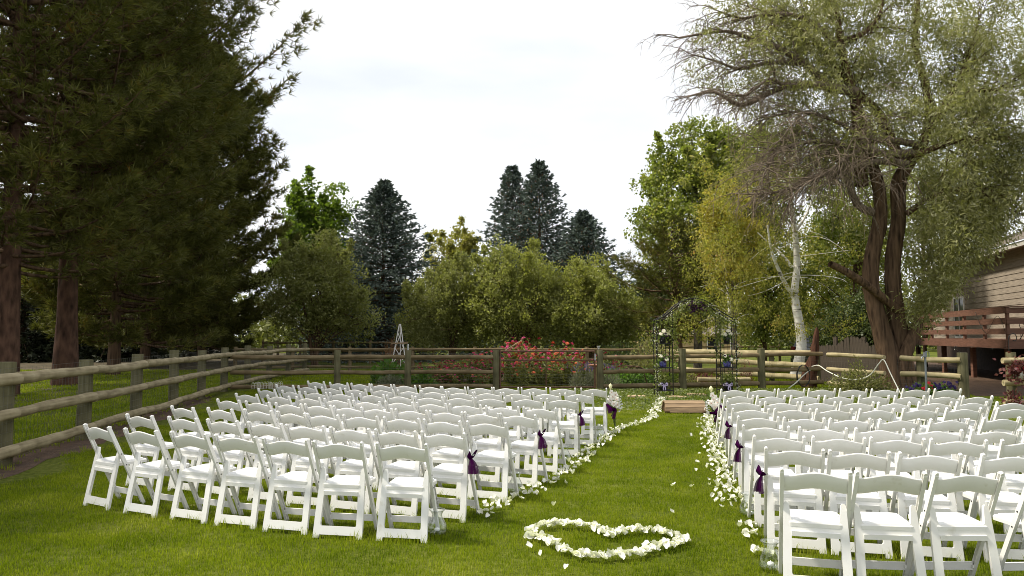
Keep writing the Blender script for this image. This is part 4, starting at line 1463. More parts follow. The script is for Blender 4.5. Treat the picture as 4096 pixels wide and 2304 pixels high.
def chair_meshes():
    out = {}
    # side rail: channel section from front foot to the top of the back
    def side(sg):
        m = MB()
        a, b_ = Vector((0, LEAN(0), 0)), Vector((0, LEAN(.765), .765))
        d = (b_ - a).normalized()
        nrm = Vector((0, d.z, -d.y))
        x0 = sg * .2175
        prof = [(0, -.017), (0, .017), (-.024, .017), (-.024, .011), (-.013, .009), (-.013, -.009), (-.024, -.011), (-.024, -.017)]
        vs = []
        stations = [a, a.lerp(b_, .5), b_, b_ + d * .012]
        for si, p in enumerate(stations):
            sc = 1.0 if si < 3 else 0.72
            for px, pn in prof:
                vs.append(Vector((x0 + sg * px, 0, 0)) + p + nrm * (pn * sc))
        n = len(prof)
        fs = []
        for i in range(len(stations) - 1):
            for k in range(n):
                k2 = (k + 1) % n
                q = (i * n + k, i * n + k2, (i + 1) * n + k2, (i + 1) * n + k)
                fs.append(q if sg < 0 else q[::-1])
        fs.append(list(range(n)) if sg > 0 else list(range(n))[::-1])
        fs.append([(len(stations) - 1) * n + k for k in range(n)][::-1] if sg > 0 else [(len(stations) - 1) * n + k for k in range(n)])
        m.add(vs, fs)
        # rounded cap that hooks back over the top
        top = b_ + Vector((0, 0, .004))
        m.tube([top + Vector((x0 - sg * .012, .016, .006)), top + Vector((x0 - sg * .012, -.004, .012)), top + Vector((x0 - sg * .012, -.020, .004))], [.012, .0135, .011], 7)
        for z in (.405, .515):
            p = Vector((x0 + sg * .0005, LEAN(z), z))
            m.tube([p, p + Vector((sg * .003, 0, 0))], .006, 7, mi=1)
        return m.mesh('side_rail', M_CHAIR, M_BOLT)
    out['side_l'], out['side_r'] = side(-1), side(1)
    # rear frame: one plate with an opening
    half = [(.158, .030), (.164, .0), (.212, .0), (.207, .2), (.198, .42), (.1935, .53), (.190, .550), (.182, .562), (.171, .563), (.161, .552), (.156, .52), (.151, .465), (.147, .446), (.136, .438)]
    outer = half + [(-x, z) for x, z in half[::-1]]
    hh = [(.146, .098), (.153, .104), (.1555, .115), (.148, .358), (.144, .368), (.135, .372)]
    hole = hh + [(-x, z) for x, z in hh[::-1]]
    tilt = math.atan2(.103, .52)
    Mx = Matrix.Translation((0, 0, 0)) @ Matrix.Rotation(-tilt, 4, 'X') @ Matrix.Rotation(math.pi / 2, 4, 'X')
    m = MB()
    m.plate([outer, hole], .024, Mx)
    out['rear_frame'] = m.mesh('rear_frame', M_CHAIR)
    # seat with raised pad
    def slab(hx, y0, y1, z0, z1, r, seg=4, crown=0.0):
        pts = []
        for cx, cy, a0 in ((hx - r, y1 - r, 0), (-hx + r, y1 - r, 90), (-hx + r, y0 + r * .5, 180), (hx - r, y0 + r * .5, 270)):
            q = r if cy > (y0 + y1) / 2 else r * .5
            for i in range(seg + 1):
                a = R(a0 + 90 * i / seg)
                pts.append((cx + q * math.cos(a), cy + q * math.sin(a)))
        n = len(pts)
        m = MB()
        vs = [(x, y, z0) for x, y in pts] + [(x, y, z1 - .006) for x, y in pts] + [(x * .975, (y - .2) * .975 + .2, z1) for x, y in pts]
        fs = [list(range(n))[::-1]]
        for i in range(n):
            j = (i + 1) % n
            fs.append((i, j, n + j, n + i))
            fs.append((n + i, n + j, 2 * n + j, 2 * n + i))
        fs.append([2 * n + i for i in range(n)])
        m.add(vs, fs)
        return m
    out['seat'] = slab(.188, .064, .400, .397, .427, .04).mesh('seat', M_CHAIR)
    out['pad'] = slab(.172, .080, .372, .4275, .441, .035).mesh('seat_pad', M_PAD)
    m = MB()
    m.box((0, .064, .353), (.296, .026, .032))
    out['bar'] = m.mesh('seat_bar', M_CHAIR)
    m = MB()
    m.box((0, LEAN(.105), .105), (.386, .016, .052))
    m.box((-.188, LEAN(.105) - .012, .105), (.010, .020, .020))
    m.box((.188, LEAN(.105) - .012, .105), (.010, .020, .020))
    out['stretcher'] = m.mesh('stretcher', M_CHAIR)
    # backrest: bowed panel with arched edges
    m = MB()
    n = 16
    vs = []
    for i in range(n + 1):
        x = -.194 + .388 * i / n
        c = .5 * (1 + math.cos(2 * math.pi * x / .40))
        zt = .738 + .032 * c
        zb = .628 + .030 * c
        bow = -.016 * (1 - (x / .194) ** 2)
        for z in (zb, zb + .008, zt - .008, zt):
            edge = .004 if z in (zb, zt) else .009
            vs.append((x, LEAN(z) + bow - edge, z))
        for z in (zt, zt - .008, zb + .008, zb):
            edge = .004 if z in (zb, zt) else .009
            vs.append((x, LEAN(z) + bow + edge, z))
    fs = []
    for i in range(n):
        for k in range(8):
            k2 = (k + 1) % 8
            fs.append((i * 8 + k, (i + 1) * 8 + k, (i + 1) * 8 + k2, i * 8 + k2))
    m.add(vs, fs, smooth=True)
    m.add(vs[:8], [list(range(8))])
    m.add(vs[-8:], [list(range(8))[::-1]])
    out['backrest'] = m.mesh('backrest', M_CHAIR)
    return out


CM = chair_meshes()
# world place of every chair's back, and the way its row is turned
ROWS = {
    'A': [(-4.001, 7.064, -31), (-3.428, 6.764, -25), (-2.889, 6.550, -23), (-2.396, 6.353, -18), (-1.908, 6.173, -16), (-1.424, 6.000, -10), (-0.889, 5.915, -10)],
    'B': [(-4.071, 7.997, -27), (-3.487, 7.749, -26), (-2.975, 7.520, -26), (-2.460, 7.289, -23), (-2.000, 7.077, -18), (-1.527, 6.886, -20), (-1.069, 6.715, -21), (-0.619, 6.571, -18)],
    'C': [(-4.013, 8.900, -31), (-3.474, 8.697, -29), (-2.959, 8.517, -27), (-2.495, 8.271, -28), (-2.086, 8.055, -24), (-1.643, 7.920, -19), (-1.167, 7.721, -21), (-0.718, 7.502, -23), (-0.256, 7.345, -19)],
    'D': [(-3.837, 9.881, -28), (-3.335, 9.577, -27), (-2.858, 9.342, -25), (-2.434, 9.162, -27), (-2.003, 8.914, -24), (-1.620, 8.746, -22), (-1.182, 8.554, -23), (-0.756, 8.370, -23), (-0.343, 8.211, -24), (0.064, 8.056, -23)],
    'E': [(-3.948, 10.852, -26), (-3.369, 10.525, -27), (-2.860, 10.236, -26), (-2.389, 9.955, -26), (-1.926, 9.675, -24), (-1.480, 9.576, -24), (-1.035, 9.376, -21), (-0.591, 9.197, -17), (-0.121, 8.951, -17), (0.333, 8.810, -22)],
    'F': [(-3.960, 11.772, -35), (-3.470, 11.447, -35), (-3.013, 11.198, -26), (-2.574, 10.994, -25), (-2.068, 10.768, -24), (-1.621, 10.536, -21), (-1.178, 10.335, -18), (-0.750, 10.268, -13), (-0.304, 10.182, -13), (0.201, 10.074, -11), (0.689, 9.990, -9)],
    'G': [(-3.985, 12.791, -30), (-3.502, 12.455, -32), (-3.013, 12.146, -30), (-2.548, 11.862, -26), (-2.080, 11.689, -23), (-1.621, 11.502, -24), (-1.215, 11.337, -21), (-0.788, 11.205, -22), (-0.371, 11.114, -15), (0.069, 11.034, -16), (0.518, 10.978, -18), (0.999, 10.926, -15)],
    'H': [(-3.692, 13.731, -31), (-3.183, 13.393, -28), (-2.732, 13.143, -28), (-2.313, 12.907, -24), (-1.875, 12.727, -20), (-1.399, 12.489, -23), (-0.984, 12.300, -18), (-0.537, 12.206, -12), (-0.098, 12.146, -9), (0.363, 12.124, -7), (0.834, 12.029, -8), (1.343, 11.983, -7)],
    '1': [(3.581, 11.767, -0), (4.036, 11.789, -2), (4.529, 11.833, -2), (5.030, 11.848, -3), (5.533, 11.835, -5), (6.032, 11.808, -2), (6.557, 11.845, -2), (7.060, 11.824, -1)],
    '2': [(3.282, 10.563, 2), (3.735, 10.522, 6), (4.230, 10.541, 4), (4.710, 10.518, 3), (5.241, 10.565, -2), (5.714, 10.496, -1), (6.216, 10.478, -5), (6.676, 10.471, 0)],
    '3': [(3.045, 9.598, -12), (3.521, 9.545, -5), (4.005, 9.545, -5), (4.509, 9.549, -3), (4.965, 9.497, 3), (5.521, 9.532, -2), (6.023, 9.565, 5), (6.535, 9.550, 4)],
    '4': [(2.831, 8.673, -6), (3.325, 8.667, -3), (3.808, 8.642, 0), (4.326, 8.666, 4), (4.867, 8.706, 2), (5.409, 8.754, 1), (6.028, 8.770, 3)],
    '5': [(2.637, 7.840, -8), (3.089, 7.739, -4), (3.540, 7.664, -1), (4.028, 7.608, 2), (4.559, 7.624, 5), (5.186, 7.750, 7)],
    '6': [(2.438, 7.036, -14), (2.934, 6.915, -14), (3.435, 6.842, -12), (3.930, 6.770, -10), (4.453, 6.746, -4), (4.933, 6.725, -3)],
    '7': [(2.306, 6.333, -9), (2.794, 6.270, -11), (3.265, 6.211, -12), (3.734, 6.131, -13), (4.288, 6.071, -11)],
    '8': [(2.171, 5.644, -16), (2.614, 5.526, -13), (3.089, 5.428, -10), (3.661, 5.363, -8)],
    '9': [(1.966, 4.761, -16), (2.416, 4.696, -7), (2.904, 4.682, -1), (3.496, 4.669, 3)],
}
ORD = ['', 'second', 'third', 'fourth', 'fifth', 'sixth', 'seventh', 'eighth', 'ninth', 'tenth', 'eleventh', 'twelfth', 'thirteenth']
LEFT_ROWS = 'ABCDEFGH'
RIGHT_ROWS = '987654321'
first_chair = None
CHAIR_AT = {}
rr = random.Random(3)
for side, names in (('left', LEFT_ROWS), ('right', RIGHT_ROWS)):
    for ri, key in enumerate(names):
        data = ROWS[key]
        n = len(data)
        if ri == 0:
            rw = 'nearest row'
        elif ri == len(names) - 1:
            rw = 'farthest row'
        else:
            rw = ORD[ri] + ' nearest row'
        for i, (x, y, a) in enumerate(data):
            k = (n - 1 - i) if side == 'left' else i
            place = 'at the aisle end' if k == 0 else ORD[k] + ' from the aisle'
            lab = 'white folding chair, %s in the %s of %s block' % (place, rw, side)
            rot = R(a)
            off = Vector((-math.sin(rot), math.cos(rot), 0)) * .018
            loc = Vector((x, y, 0.004)) + off
            grp = 'white folding chairs in the %s block' % side
            if first_chair is None:
                c = thing('folding_chair', lab, 'chair', loc, rot, grp)
                part('side_rail', CM['side_l'], c)
                part('side_rail', CM['side_r'], c)
                part('rear_frame', CM['rear_frame'], c)
                s = part('seat', CM['seat'], c)
                part('seat_pad', CM['pad'], s)
                part('seat_bar', CM['bar'], c)
                part('stretcher', CM['stretcher'], c)
                part('backrest', CM['backrest'], c)
                first_chair = c
            else:
                c = copy_thing(first_chair, loc, rot, lab, grp)
            CHAIR_AT[(key, i)] = (loc, rot)


def chair_point(key, i, p):
    loc, rot = CHAIR_AT[(key, i)]
    return loc + Matrix.Rotation(rot, 3, 'Z') @ Vector(p)


# ------------------------------------------------------------------ purple bows
def ribbon(m, pts, widths, wdir, mi=0):
    pts = [Vector(p) for p in pts]
    vs, fs = [], []
    for p, w_ in zip(pts, widths):
        vs += [p - Vector(wdir) * w_ / 2, p + Vector(wdir) * w_ / 2]
    for i in range(len(pts) - 1):
        fs.append((2 * i, 2 * i + 1, 2 * i + 3, 2 * i + 2))
    m.add(vs, fs, mi, True)


def bow(key, i, sg, label):
    """tulle bow tied round the outer side rail of an aisle chair"""
    p = chair_point(key, i, (sg * .222, LEAN(.565), .565))
    loc, rot = CHAIR_AT[(key, i)]
    t = thing('tulle_bow', label, 'bow', p, rot, 'purple bows on the aisle chairs')
    t.scale = (.72, .72, .72)
    m = MB()
    m.tube([(sg * -.035, 0, 0), (sg * .0, -.022, .004), (sg * .012, -.012, 0), (sg * .012, .02, -.004), (sg * -.035, .026, 0)], [.018, .02, .02, .02, .018], 7)
    m.tube([(sg * .016, -.02, .012), (sg * .022, -.022, -.018)], [.022, .020], 8)
    m.part('knot', t, M_PURPLE)
    r_ = random.Random(hash(key) % 50 + i)
    for s2 in (-1, 1):
        m = MB()
        pts = [(sg * .02, -.02, 0), (sg * (.035 + .02 * s2), -.03 + .05 * s2, .055), (sg * (.045 + .025 * s2), -.03 + .07 * s2, .045), (sg * .04, -.03 + .06 * s2, .0), (sg * .022, -.02, -.004)]
        ribbon(m, smooth_path(pts, 3), [.03, .05, .065, .07, .075, .075, .07, .065, .06, .055, .045, .035, .03], (0.35, .3, .8))
        m.part('loop', t, M_PURPLE)
    for s2 in (-1, 0, 1):
        m = MB()
        pts = [(sg * .02, -.022, -.012), (sg * (.045 + .012 * s2), -.03 + .022 * s2, -.07), (sg * (.055 + .02 * s2), -.035 + .035 * s2, -.13), (sg * (.06 + .025 * s2), -.04 + .04 * s2, -.19 - .02 * r_.random())]
        ribbon(m, smooth_path(pts, 3), [.02, .035, .045, .055, .06, .066, .07, .072, .074, .07], (.75, .5, .1 * s2))
        m.part('tail', t, M_TULLE)
    return t


bow('B', 7, 1, 'purple tulle bow nearest the camera on the left aisle side')
bow('D', 9, 1, 'purple tulle bow in the middle of the left aisle side')
bow('F', 10, 1, 'small purple tulle bow farthest along the left aisle side')
bow('8', 0, -1, 'purple tulle bow nearest the camera on the right aisle side')
bow('6', 0, -1, 'purple tulle bow in the middle of the right aisle side')
bow('4', 0, -1, 'small purple tulle bow farthest along the right aisle side')

# ------------------------------------------------------------------ glass vases with candles
VASE = [(0.0, .004), (.055, .004), (.075, .010), (.083, .030), (.082, .055), (.072, .085), (.055, .115), (.043, .140), (.042, .158), (.050, .178), (.062, .192), (.066, .196),
        (.063, .196), (.048, .178), (.040, .158), (.041, .140), (.053, .114), (.070, .084), (.080, .054), (.081, .030), (.073, .012), (.0, .008)]
CANDLE = [(0, .012), (.020, .012), (.022, .016), (.022, .030), (.019, .034), (.004, .032), (.0035, .045), (0, .047)]


def vase(px, py, label, sc=1.0, z=0.0):
    p = on_ground(px, py)
    t = thing('glass_vase', label, 'vase', (p.x, p.y, .012), 0, 'glass vases along the aisle')
    m = MB()
    m.lathe([(r * sc, q * sc) for r, q in VASE], 24)
    m.part('vase_body', t, M_GLASS)
    m = MB()
    m.lathe([(0.067 * sc, .1905 * sc), (.0685 * sc, .195 * sc), (.066 * sc, .199 * sc), (.062 * sc, .1975 * sc)], 24)
    m.part('rim', t, M_GLASS)
    c = thing('candle', label.replace('glass vase', 'white candle inside the vase').replace('clear ', ''), 'candle', (p.x, p.y, .024), 0, 'candles in the vases')
    m = MB()
    m.lathe(CANDLE, 14)
    m.part('wax', c, M_WAX)
    m = MB()
    m.tube([(0, 0, .04), (.001, 0, .052)], .0012, 4)
    m.part('wick', c, M_BOLT)


vase(1748, 2140, 'clear glass vase beside the nearest chair left of the aisle', 1.0)
vase(2062, 1970, 'clear glass vase on the left aisle side, second nearest', 1.0)
vase(2260, 1848, 'clear glass vase on the left aisle side, third nearest', 1.0)
vase(2402, 1752, 'clear glass vase on the left aisle side, farthest one', 1.0)
vase(3083, 2282, 'clear glass vase beside the nearest chair right of the aisle', .98)
vase(2993, 2062, 'clear glass vase on the right aisle side, second nearest', .98)
vase(2952, 1908, 'clear glass vase on the right aisle side, third nearest', .9)
vase(2910, 1806, 'clear glass vase on the right aisle side, farthest one', .9)


# ------------------------------------------------------------------ tall cone vases with orchids
def orchid_mesh(r):
    m = MB()
    for k in range(5):
        a = 2 * math.pi * k / 5 + .3
        w_ = .55 if k % 2 else .42
        d = Vector((math.cos(a), 0, math.sin(a)))
        s = Vector((-math.sin(a), 0, math.cos(a)))
        m.add([d * r * .08, d * r * .55 + s * r * w_ + Vector((0, .25 * r, 0)), d * r * 1.05 + Vector((0, .05 * r, 0)), d * r * .55 - s * r * w_ + Vector((0, .25 * r, 0)), d * r * .6 + Vector((0, -.05 * r, 0))],
              [(0, 4, 1), (1, 4, 2), (2, 4, 3), (3, 4, 0)], 0, True)
    m.lathe([(0, -.30 * r), (.16 * r, -.12 * r), (.12 * r, .04 * r), (0, .1 * r)], 6, mi=1)
    return m.mesh('orchid', M_ORCH, M_ORCHC)


ORCHID = orchid_mesh(.062)


def cone_vase(base, top, label_v, label_f, label_s, chair_key, chair_i, sg, seed):
    rr = random.Random(seed)
    b_, tp = Vector(base), Vector(top)
    h = (tp - b_).length
    t = thing('trumpet_vase', label_v, 'vase', b_)
    rot = (tp - b_).to_track_quat('Z', 'Y')
    m = MB()
    m.lathe([(0, 0), (.045, .002), (.05, .008), (.020, .03), (.012, .05)], 14)
    o = m.part('foot', t, M_GLASS)
    m = MB()
    m.lathe([(.012, .05), (.018, .10), (.030, h * .5), (.042, h * .85), (.058, h), (.056, h), (.040, h * .85), (.028, h * .5), (.016, .10), (0, .06)], 18)
    c = m.part('cone', t, M_SMOKE)
    for o_ in (o, c):
        o_.rotation_mode = 'QUATERNION'
        o_.rotation_quaternion = rot
    f = thing('orchid_bouquet', label_f, 'flowers', tp)
    for dx, dy, dz in ((0, -.06, .10), (.06, -.07, .05), (-.05, -.08, .04), (.01, -.09, -.02), (.075, -.05, -.04), (-.02, -.05, .17), (.04, -.04, .13)):
        o = part('orchid', ORCHID, f, loc=(dx, dy, dz), rot=(rr.uniform(-.4, .2), rr.uniform(-1, 1), rr.uniform(-.5, .5)))
        s = rr.uniform(.75, 1.05)
        o.scale = (s, s, s)
    rng = np.random.default_rng(seed)
    P = []
    for sx in (-1, 1):
        for i in range(60):
            q = rng.random()
            P.append((sx * (.09 + .035 * math.sin(q * 3)) + rng.normal(0, .018) + (-.05 * sg if sx * sg > 0 else 0), -.05 + rng.normal(0, .02), .10 - .26 * q if sx * sg < 0 else .12 - .16 * q))
    P = np.array(P)
    V, Fq = leaf_geo(P, rng.normal(size=P.shape), .036, .03, rng)
    part('white_blossoms', npmesh('white_blossoms', V, Fq, M_WHITEFL), f, kind='stuff')
    m = MB()
    m.tube(smooth_path([(0, 0, .0), (-.02, -.01, .12), (-.03, -.02, .22)], 2), .006, 5)
    # the calla lily on top
    m.lathe([(.006, 0), (.022, .04), (.034, .075), (.014, .10), (.002, .115)], 8, (-.035, -.02, .21), 1)
    m.part('calla_lily', f, M_WHITEFL, M_LILY)
    m = MB()
    for k in range(7):
        a = rr.uniform(0, 6.28)
        d = Vector((math.cos(a) * .12, math.sin(a) * .06 + .04, .20))
        ribbon(m, [Vector((0, 0, 0)), d * .5 + Vector((0, 0, .03)), d], [.02, .026, .004], (.8, .4, 0))
    m.part('leaves', f, F_VEG)
    # sash that ties the vase to the chair
    s = thing('purple_bow_band', label_s, 'sash', tp + Vector((0, 0, -.13)))
    cp = chair_point(chair_key, chair_i, (-sg * .2, LEAN(.52), .52)) - (tp + Vector((0, 0, -.13)))
    m = MB()
    d = cp
    ribbon(m, [Vector((-.05 * (1 if d.x > 0 else -1), -.055, 0)), Vector((0, -.06, 0)), d * .5 + Vector((0, -.05, 0)), d + Vector((0, -.03, 0))], [.06, .062, .06, .06], (0, .2, 1))
    m.tube([(-.05, 0, .0), (-.045, -.045, 0), (0, -.062, 0), (.045, -.045, 0), (.05, 0, 0)], .024, 6)
    m.part('band', s, M_PURPLE)
    for k, ex in enumerate((-1, 1)):
        m = MB()
        o = Vector((-.06 * (1 if d.x > 0 else -1), -.06, 0)) if k == 0 else d + Vector((0, -.03, 0))
        ribbon(m, [o, o + Vector((.03 * ex, -.03, -.05)), o + Vector((.045 * ex, -.03, -.09)), o + Vector((.055 * ex, -.02, -.15))], [.04, .065, .08, .075], (.85, .5, 0))
        ribbon(m, [o, o + Vector((.05 * ex, .01, -.03)), o + Vector((.08 * ex, .01, -.08)), o + Vector((.09 * ex, .01, -.12))], [.04, .06, .07, .07], (.4, .85, .2))
        m.part('tail', s, M_TULLE)


pb_ = on_ground(2462, 1722)
pt_ = at(2450, 1608, pb_.y - .02)
cone_vase(pb_, pt_, 'tall smoky cone vase tied to the left farthest aisle chair', 'cream orchid bouquet in the vase left of the aisle', 'purple sash tying the left cone vase to the chair', 'H', 11, -1, 5)
pb_ = on_ground(2872, 1734)
pt_ = at(2852, 1620, pb_.y - .02)
cone_vase(pb_, pt_, 'tall smoky cone vase tied to the right farthest aisle chair', 'cream orchid bouquet in the vase right of the aisle', 'purple sash tying the right cone vase to the chair', '1', 0, 1, 6)


# ------------------------------------------------------------------ petals
def petal_mesh(seed):
    rr = random.Random(seed)
    m = MB()
    L_, W_ = .042, .041
    n = 3
    vs = []
    for i in range(n + 1):
        for j in range(n + 1):
            u, v = i / n, j / n
            wd = W_ * (.35 + .65 * math.sin(math.pi * min(1, .12 + .72 * u)))
            x = (v - .5) * wd
            y = u * L_ - L_ / 2
            cup = .016 * ((2 * v - 1) ** 2) + .022 * u * u * rr.uniform(.7, 1.2)
            curl = -.010 * (u > .95) * ((2 * v - 1) ** 2)
            vs.append((x, y, cup + curl + rr.uniform(-.002, .002)))
    fs = []
    for i in range(n):
        for j in range(n):
            a = i * (n + 1) + j
            fs.append((a, a + 1, a + n + 2, a + n + 1))
    m.add(vs, fs, 0, True)
    return m


PETAL_MB = [petal_mesh(s) for s in range(6)]
PETAL = [m.mesh('petal', M_PETAL) for m in PETAL_MB]
ZM = lambda x, y: (1900 + x / 1.802, 1500 + y / 1.802)
heart_px = [(410, 1160), (430, 1115), (500, 1085), (560, 1068), (640, 1075), (740, 1080), (830, 1090), (880, 1110), (930, 1132), (970, 1155), (1050, 1135), (1110, 1115), (1160, 1120), (1250, 1115), (1330, 1125), (1400, 1143), (1470, 1165), (1500, 1192), (1450, 1220), (1380, 1228), (1300, 1240), (1230, 1265), (1180, 1290), (1100, 1300), (1000, 1300), (920, 1312), (850, 1312), (780, 1300), (710, 1290), (650, 1262), (590, 1232), (530, 1198), (470, 1175), (410, 1160)]
left_px = [ZM(*p) for p in [(45, 1010), (110, 960), (180, 910), (250, 890), (340, 870), (400, 830), (430, 800), (520, 770), (600, 720), (660, 690), (720, 650), (760, 610), (800, 560), (850, 510), (910, 470), (960, 440), (1010, 400), (1080, 375), (1130, 360), (1230, 330), (1280, 290), (1310, 250), (1340, 205), (1335, 165)]]
Z5 = lambda x, y: (2800 + x / 3.623, 1500 + y / 3.623)
Z4 = lambda x, y: (2800 + x / 1.5185, 1350 + y / 1.5185)
right_px = [Z5(*p) for p in [(330, 520), (150, 600), (150, 720), (180, 870), (200, 930), (230, 1030), (240, 1150), (290, 1200), (260, 1290), (330, 1350), (420, 1400)]] + [Z4(*p) for p in [(190, 940), (200, 1010), (240, 1020)]]


def walk(path, n, spread, rr):
    P = [on_ground(*p, .042) for p in path]
    seg = [(b_ - a).length for a, b_ in zip(P[:-1], P[1:])]
    tot = sum(seg)
    out = []
    for i in range(n):
        s = tot * (i + rr.random()) / n
        k = 0
        while k < len(seg) - 1 and s > seg[k]:
            s -= seg[k]
            k += 1
        d = (P[k + 1] - P[k]).normalized()
        q = P[k] + d * s
        sd = Vector((-d.y, d.x, 0))
        out.append(q + sd * max(-2.2 * spread, min(2.2 * spread, rr.gauss(0, spread))) + d * rr.gauss(0, .03))
    return out


rr = random.Random(12)
LP = []
heart = [(p, 0) for p in walk([ZM(*p) for p in heart_px], 275, .023, rr)]
left = [(p, 1) for p in walk(left_px, 400, .065, rr)]
right = [(p, 2) for p in walk(right_px, 420, .105, rr)]
right += [(p, 2) for p in walk([Z4(250, 1140), Z4(330, 1140)], 6, .03, rr)] + [(p, 2) for p in walk([Z4(270, 1195), Z4(350, 1185)], 8, .03, rr)] + [(p, 2) for p in walk([Z4(315, 1290), Z4(390, 1315), Z4(470, 1310)], 16, .03, rr)]
stray = [(on_ground(*ZM(*p), .042), 3) for p in [(480, 1285), (390, 1235), (655, 1393), (1560, 805), (1695, 790), (1550, 435), (1605, 630), (570, 940), (1420, 990), (1430, 805), (1590, 690), (645, 775), (890, 365), (75, 918)]]
allp = heart + left + right + stray
allp.sort(key=lambda e: e[0].y)
info = [('white petal lying in the heart outline on the grass', 'petals forming the heart'),
        ('white petal in the scattered line along the left of the aisle', 'petals along the left of the aisle'),
        ('white petal in the scattered line along the right of the aisle', 'petals along the right of the aisle'),
        ('single stray white petal lying on the open grass', 'stray petals on the grass')]
rest = MB()
for i, (p, k) in enumerate(allp):
    sc = rr.uniform(.8, 1.25) * (1.15 if k == 0 else 1.08)
    e = (rr.gauss(0, .38) + (.2 if k == 0 else .1), rr.gauss(0, .38), rr.uniform(0, 6.28))
    loc = Vector((p.x, p.y, .036 + .014 * rr.random()))
    if i < 298:
        o = bpy.data.objects.new('petal', PETAL[i % 6])
        link(o)
        o.location = loc
        o.rotation_euler = e
        o.scale = (sc, sc, sc)
        tag(o, info[k][0], 'petal', info[k][1])
    else:
        from mathutils import Euler
        Mx = Matrix.Translation(loc) @ Euler(e).to_matrix().to_4x4() @ Matrix.Scale(sc, 4)
        src = PETAL_MB[i % 6]
        rest.add([Mx @ Vector(v) for v in src.v], src.f, 0, True)
tag(rest.part('scattered_petals', None, M_PETAL), 'white petals scattered along the far stretch of the aisle', 'petals', None, 'stuff')

# ------------------------------------------------------------------ half barrel step
t = thing('wooden_step', 'rounded low step of weathered planks at the end of the aisle', 'step', (at(2733, 1640, 15.75).x, 15.72, 0), R(-2))
hw, r0 = .43, .30
k = 7
for i in range(k):
    a0, a1 = math.pi * (i / k) * .94 + .10, math.pi * ((i + .90) / k) * .94 + .10
    m = MB()
    vs = []
    for x in (-hw + .004 * (i % 3), hw - .005 * ((i + 1) % 3)):
        for a, rr_ in ((a0, r0), (a1, r0), (a1, r0 - .03), (a0, r0 - .03)):
            vs.append((x, -rr_ * math.cos(a) * .92, rr_ * math.sin(a) * .86))
    m.add(vs, [(0, 1, 5, 4), (1, 2, 6, 5), (2, 3, 7, 6), (3, 0, 4, 7), (3, 2, 1, 0), (4, 5, 6, 7)])
    m.part('plank', t, M_PLANK)
for sg in (-1, 1):
    m = MB()
    pts = [(sg * (hw - .04), -r0 * .86 * math.cos(math.pi * j / 10), r0 * .78 * math.sin(math.pi * j / 10)) for j in range(11)]
    vs = pts + [(x - sg * .03, y, z) for x, y, z in pts]
    n = len(pts)
    m.add(vs, [list(range(n)), list(range(2 * n - 1, n - 1, -1))] + [(i, i + 1, n + i + 1, n + i) for i in range(n - 1)])
    m.part('end_board', t, M_PLANKD)
    m = MB()
    m.tube([(sg * (hw - .08), -.30, .05), (sg * (hw + .02), -.30, .05)], .028, 8)
    m.part('foot_block', t, M_PLANKD)

for (px, py, lab) in [(2547, 1590, 'tan stone slab in the clover left of the arch'), (2707, 1592, 'tan stone slab just behind the wooden step'), (2786, 1583, 'tan stone slab behind the right orchid bouquet')]:
    p = on_ground(px, py)
    m = MB()
    m.box((0, 0, .022), (.46, .36, .044), taper=.97)
    o = m.part('stone_slab', None, M_STONE, loc=(p.x, p.y, .006), rot=(0, 0, R(px % 9 - 4)))
    tag(o, lab, 'paving slab', 'stone slabs near the arch')

# ------------------------------------------------------------------ wedding arch
YA = 19.6
ax0, ax1 = at(2629, 1580, YA).x, at(2949, 1580, YA).x
AW = ax1 - ax0
arch = thing('garden_arch', 'black iron wedding arch with shelf towers in front of the fence', 'arch', (ax0, YA, 0))
prof = [(0, 2.05), (.12, 2.20), (.19, 2.32), (.265, 2.46), (.34, 2.57), (.41, 2.63), (.49, 2.65), (.57, 2.63), (.66, 2.54), (.75, 2.39), (.825, 2.28), (.92, 2.16), (1, 2.06)]
for dy in (0, .40):
    m = MB()
    m.tube(smooth_path([(u * AW, dy, z) for u, z in prof], 3), .017, 6)
    m.part('arch_bar', arch, M_IRON)
    m = MB()
    m.tube(smooth_path([(.03 + u * (AW - .06), dy, z - .07) for u, z in prof], 3), .012, 5)
    m.part('inner_bar', arch, M_IRON)
m = MB()
for u, z in prof[1:-1:2]:
    m.tube([(u * AW, 0, z - .03), (u * AW, .40, z - .03)], .006, 4)
m.part('cross_bar', arch, M_IRON)
for x0, x1 in ((0, .43), (AW - .43, AW)):
    for x in (x0, x1):
        for dy in (0, .40):
            m = MB()
            top = 2.05 if x in (0, AW) else 2.26
            m.tube([(x, dy, 0), (x, dy, top)], .015, 6)
            m.part('upright', arch, M_IRON)
    for k in range(1, 4):
        m = MB()
        x = x0 + (x1 - x0) * k / 4
        m.tube([(x, .40, .17), (x, .40, 2.1)], .008, 5)
        m.part('bar', arch, M_IRON)
    for z in (.17, .78, 1.42):
        m = MB()
        for dy in (0, .40):
            m.tube([(x0, dy, z), (x1, dy, z)], .011, 5)
        for x in (x0, x1):
            m.tube([(x, 0, z), (x, .40, z)], .010, 5)
        for q in range(1, 5):
            m.tube([(x0, .08 * q, z), (x1, .08 * q, z)], .006, 4)
        m.part('shelf', arch, M_IRON)

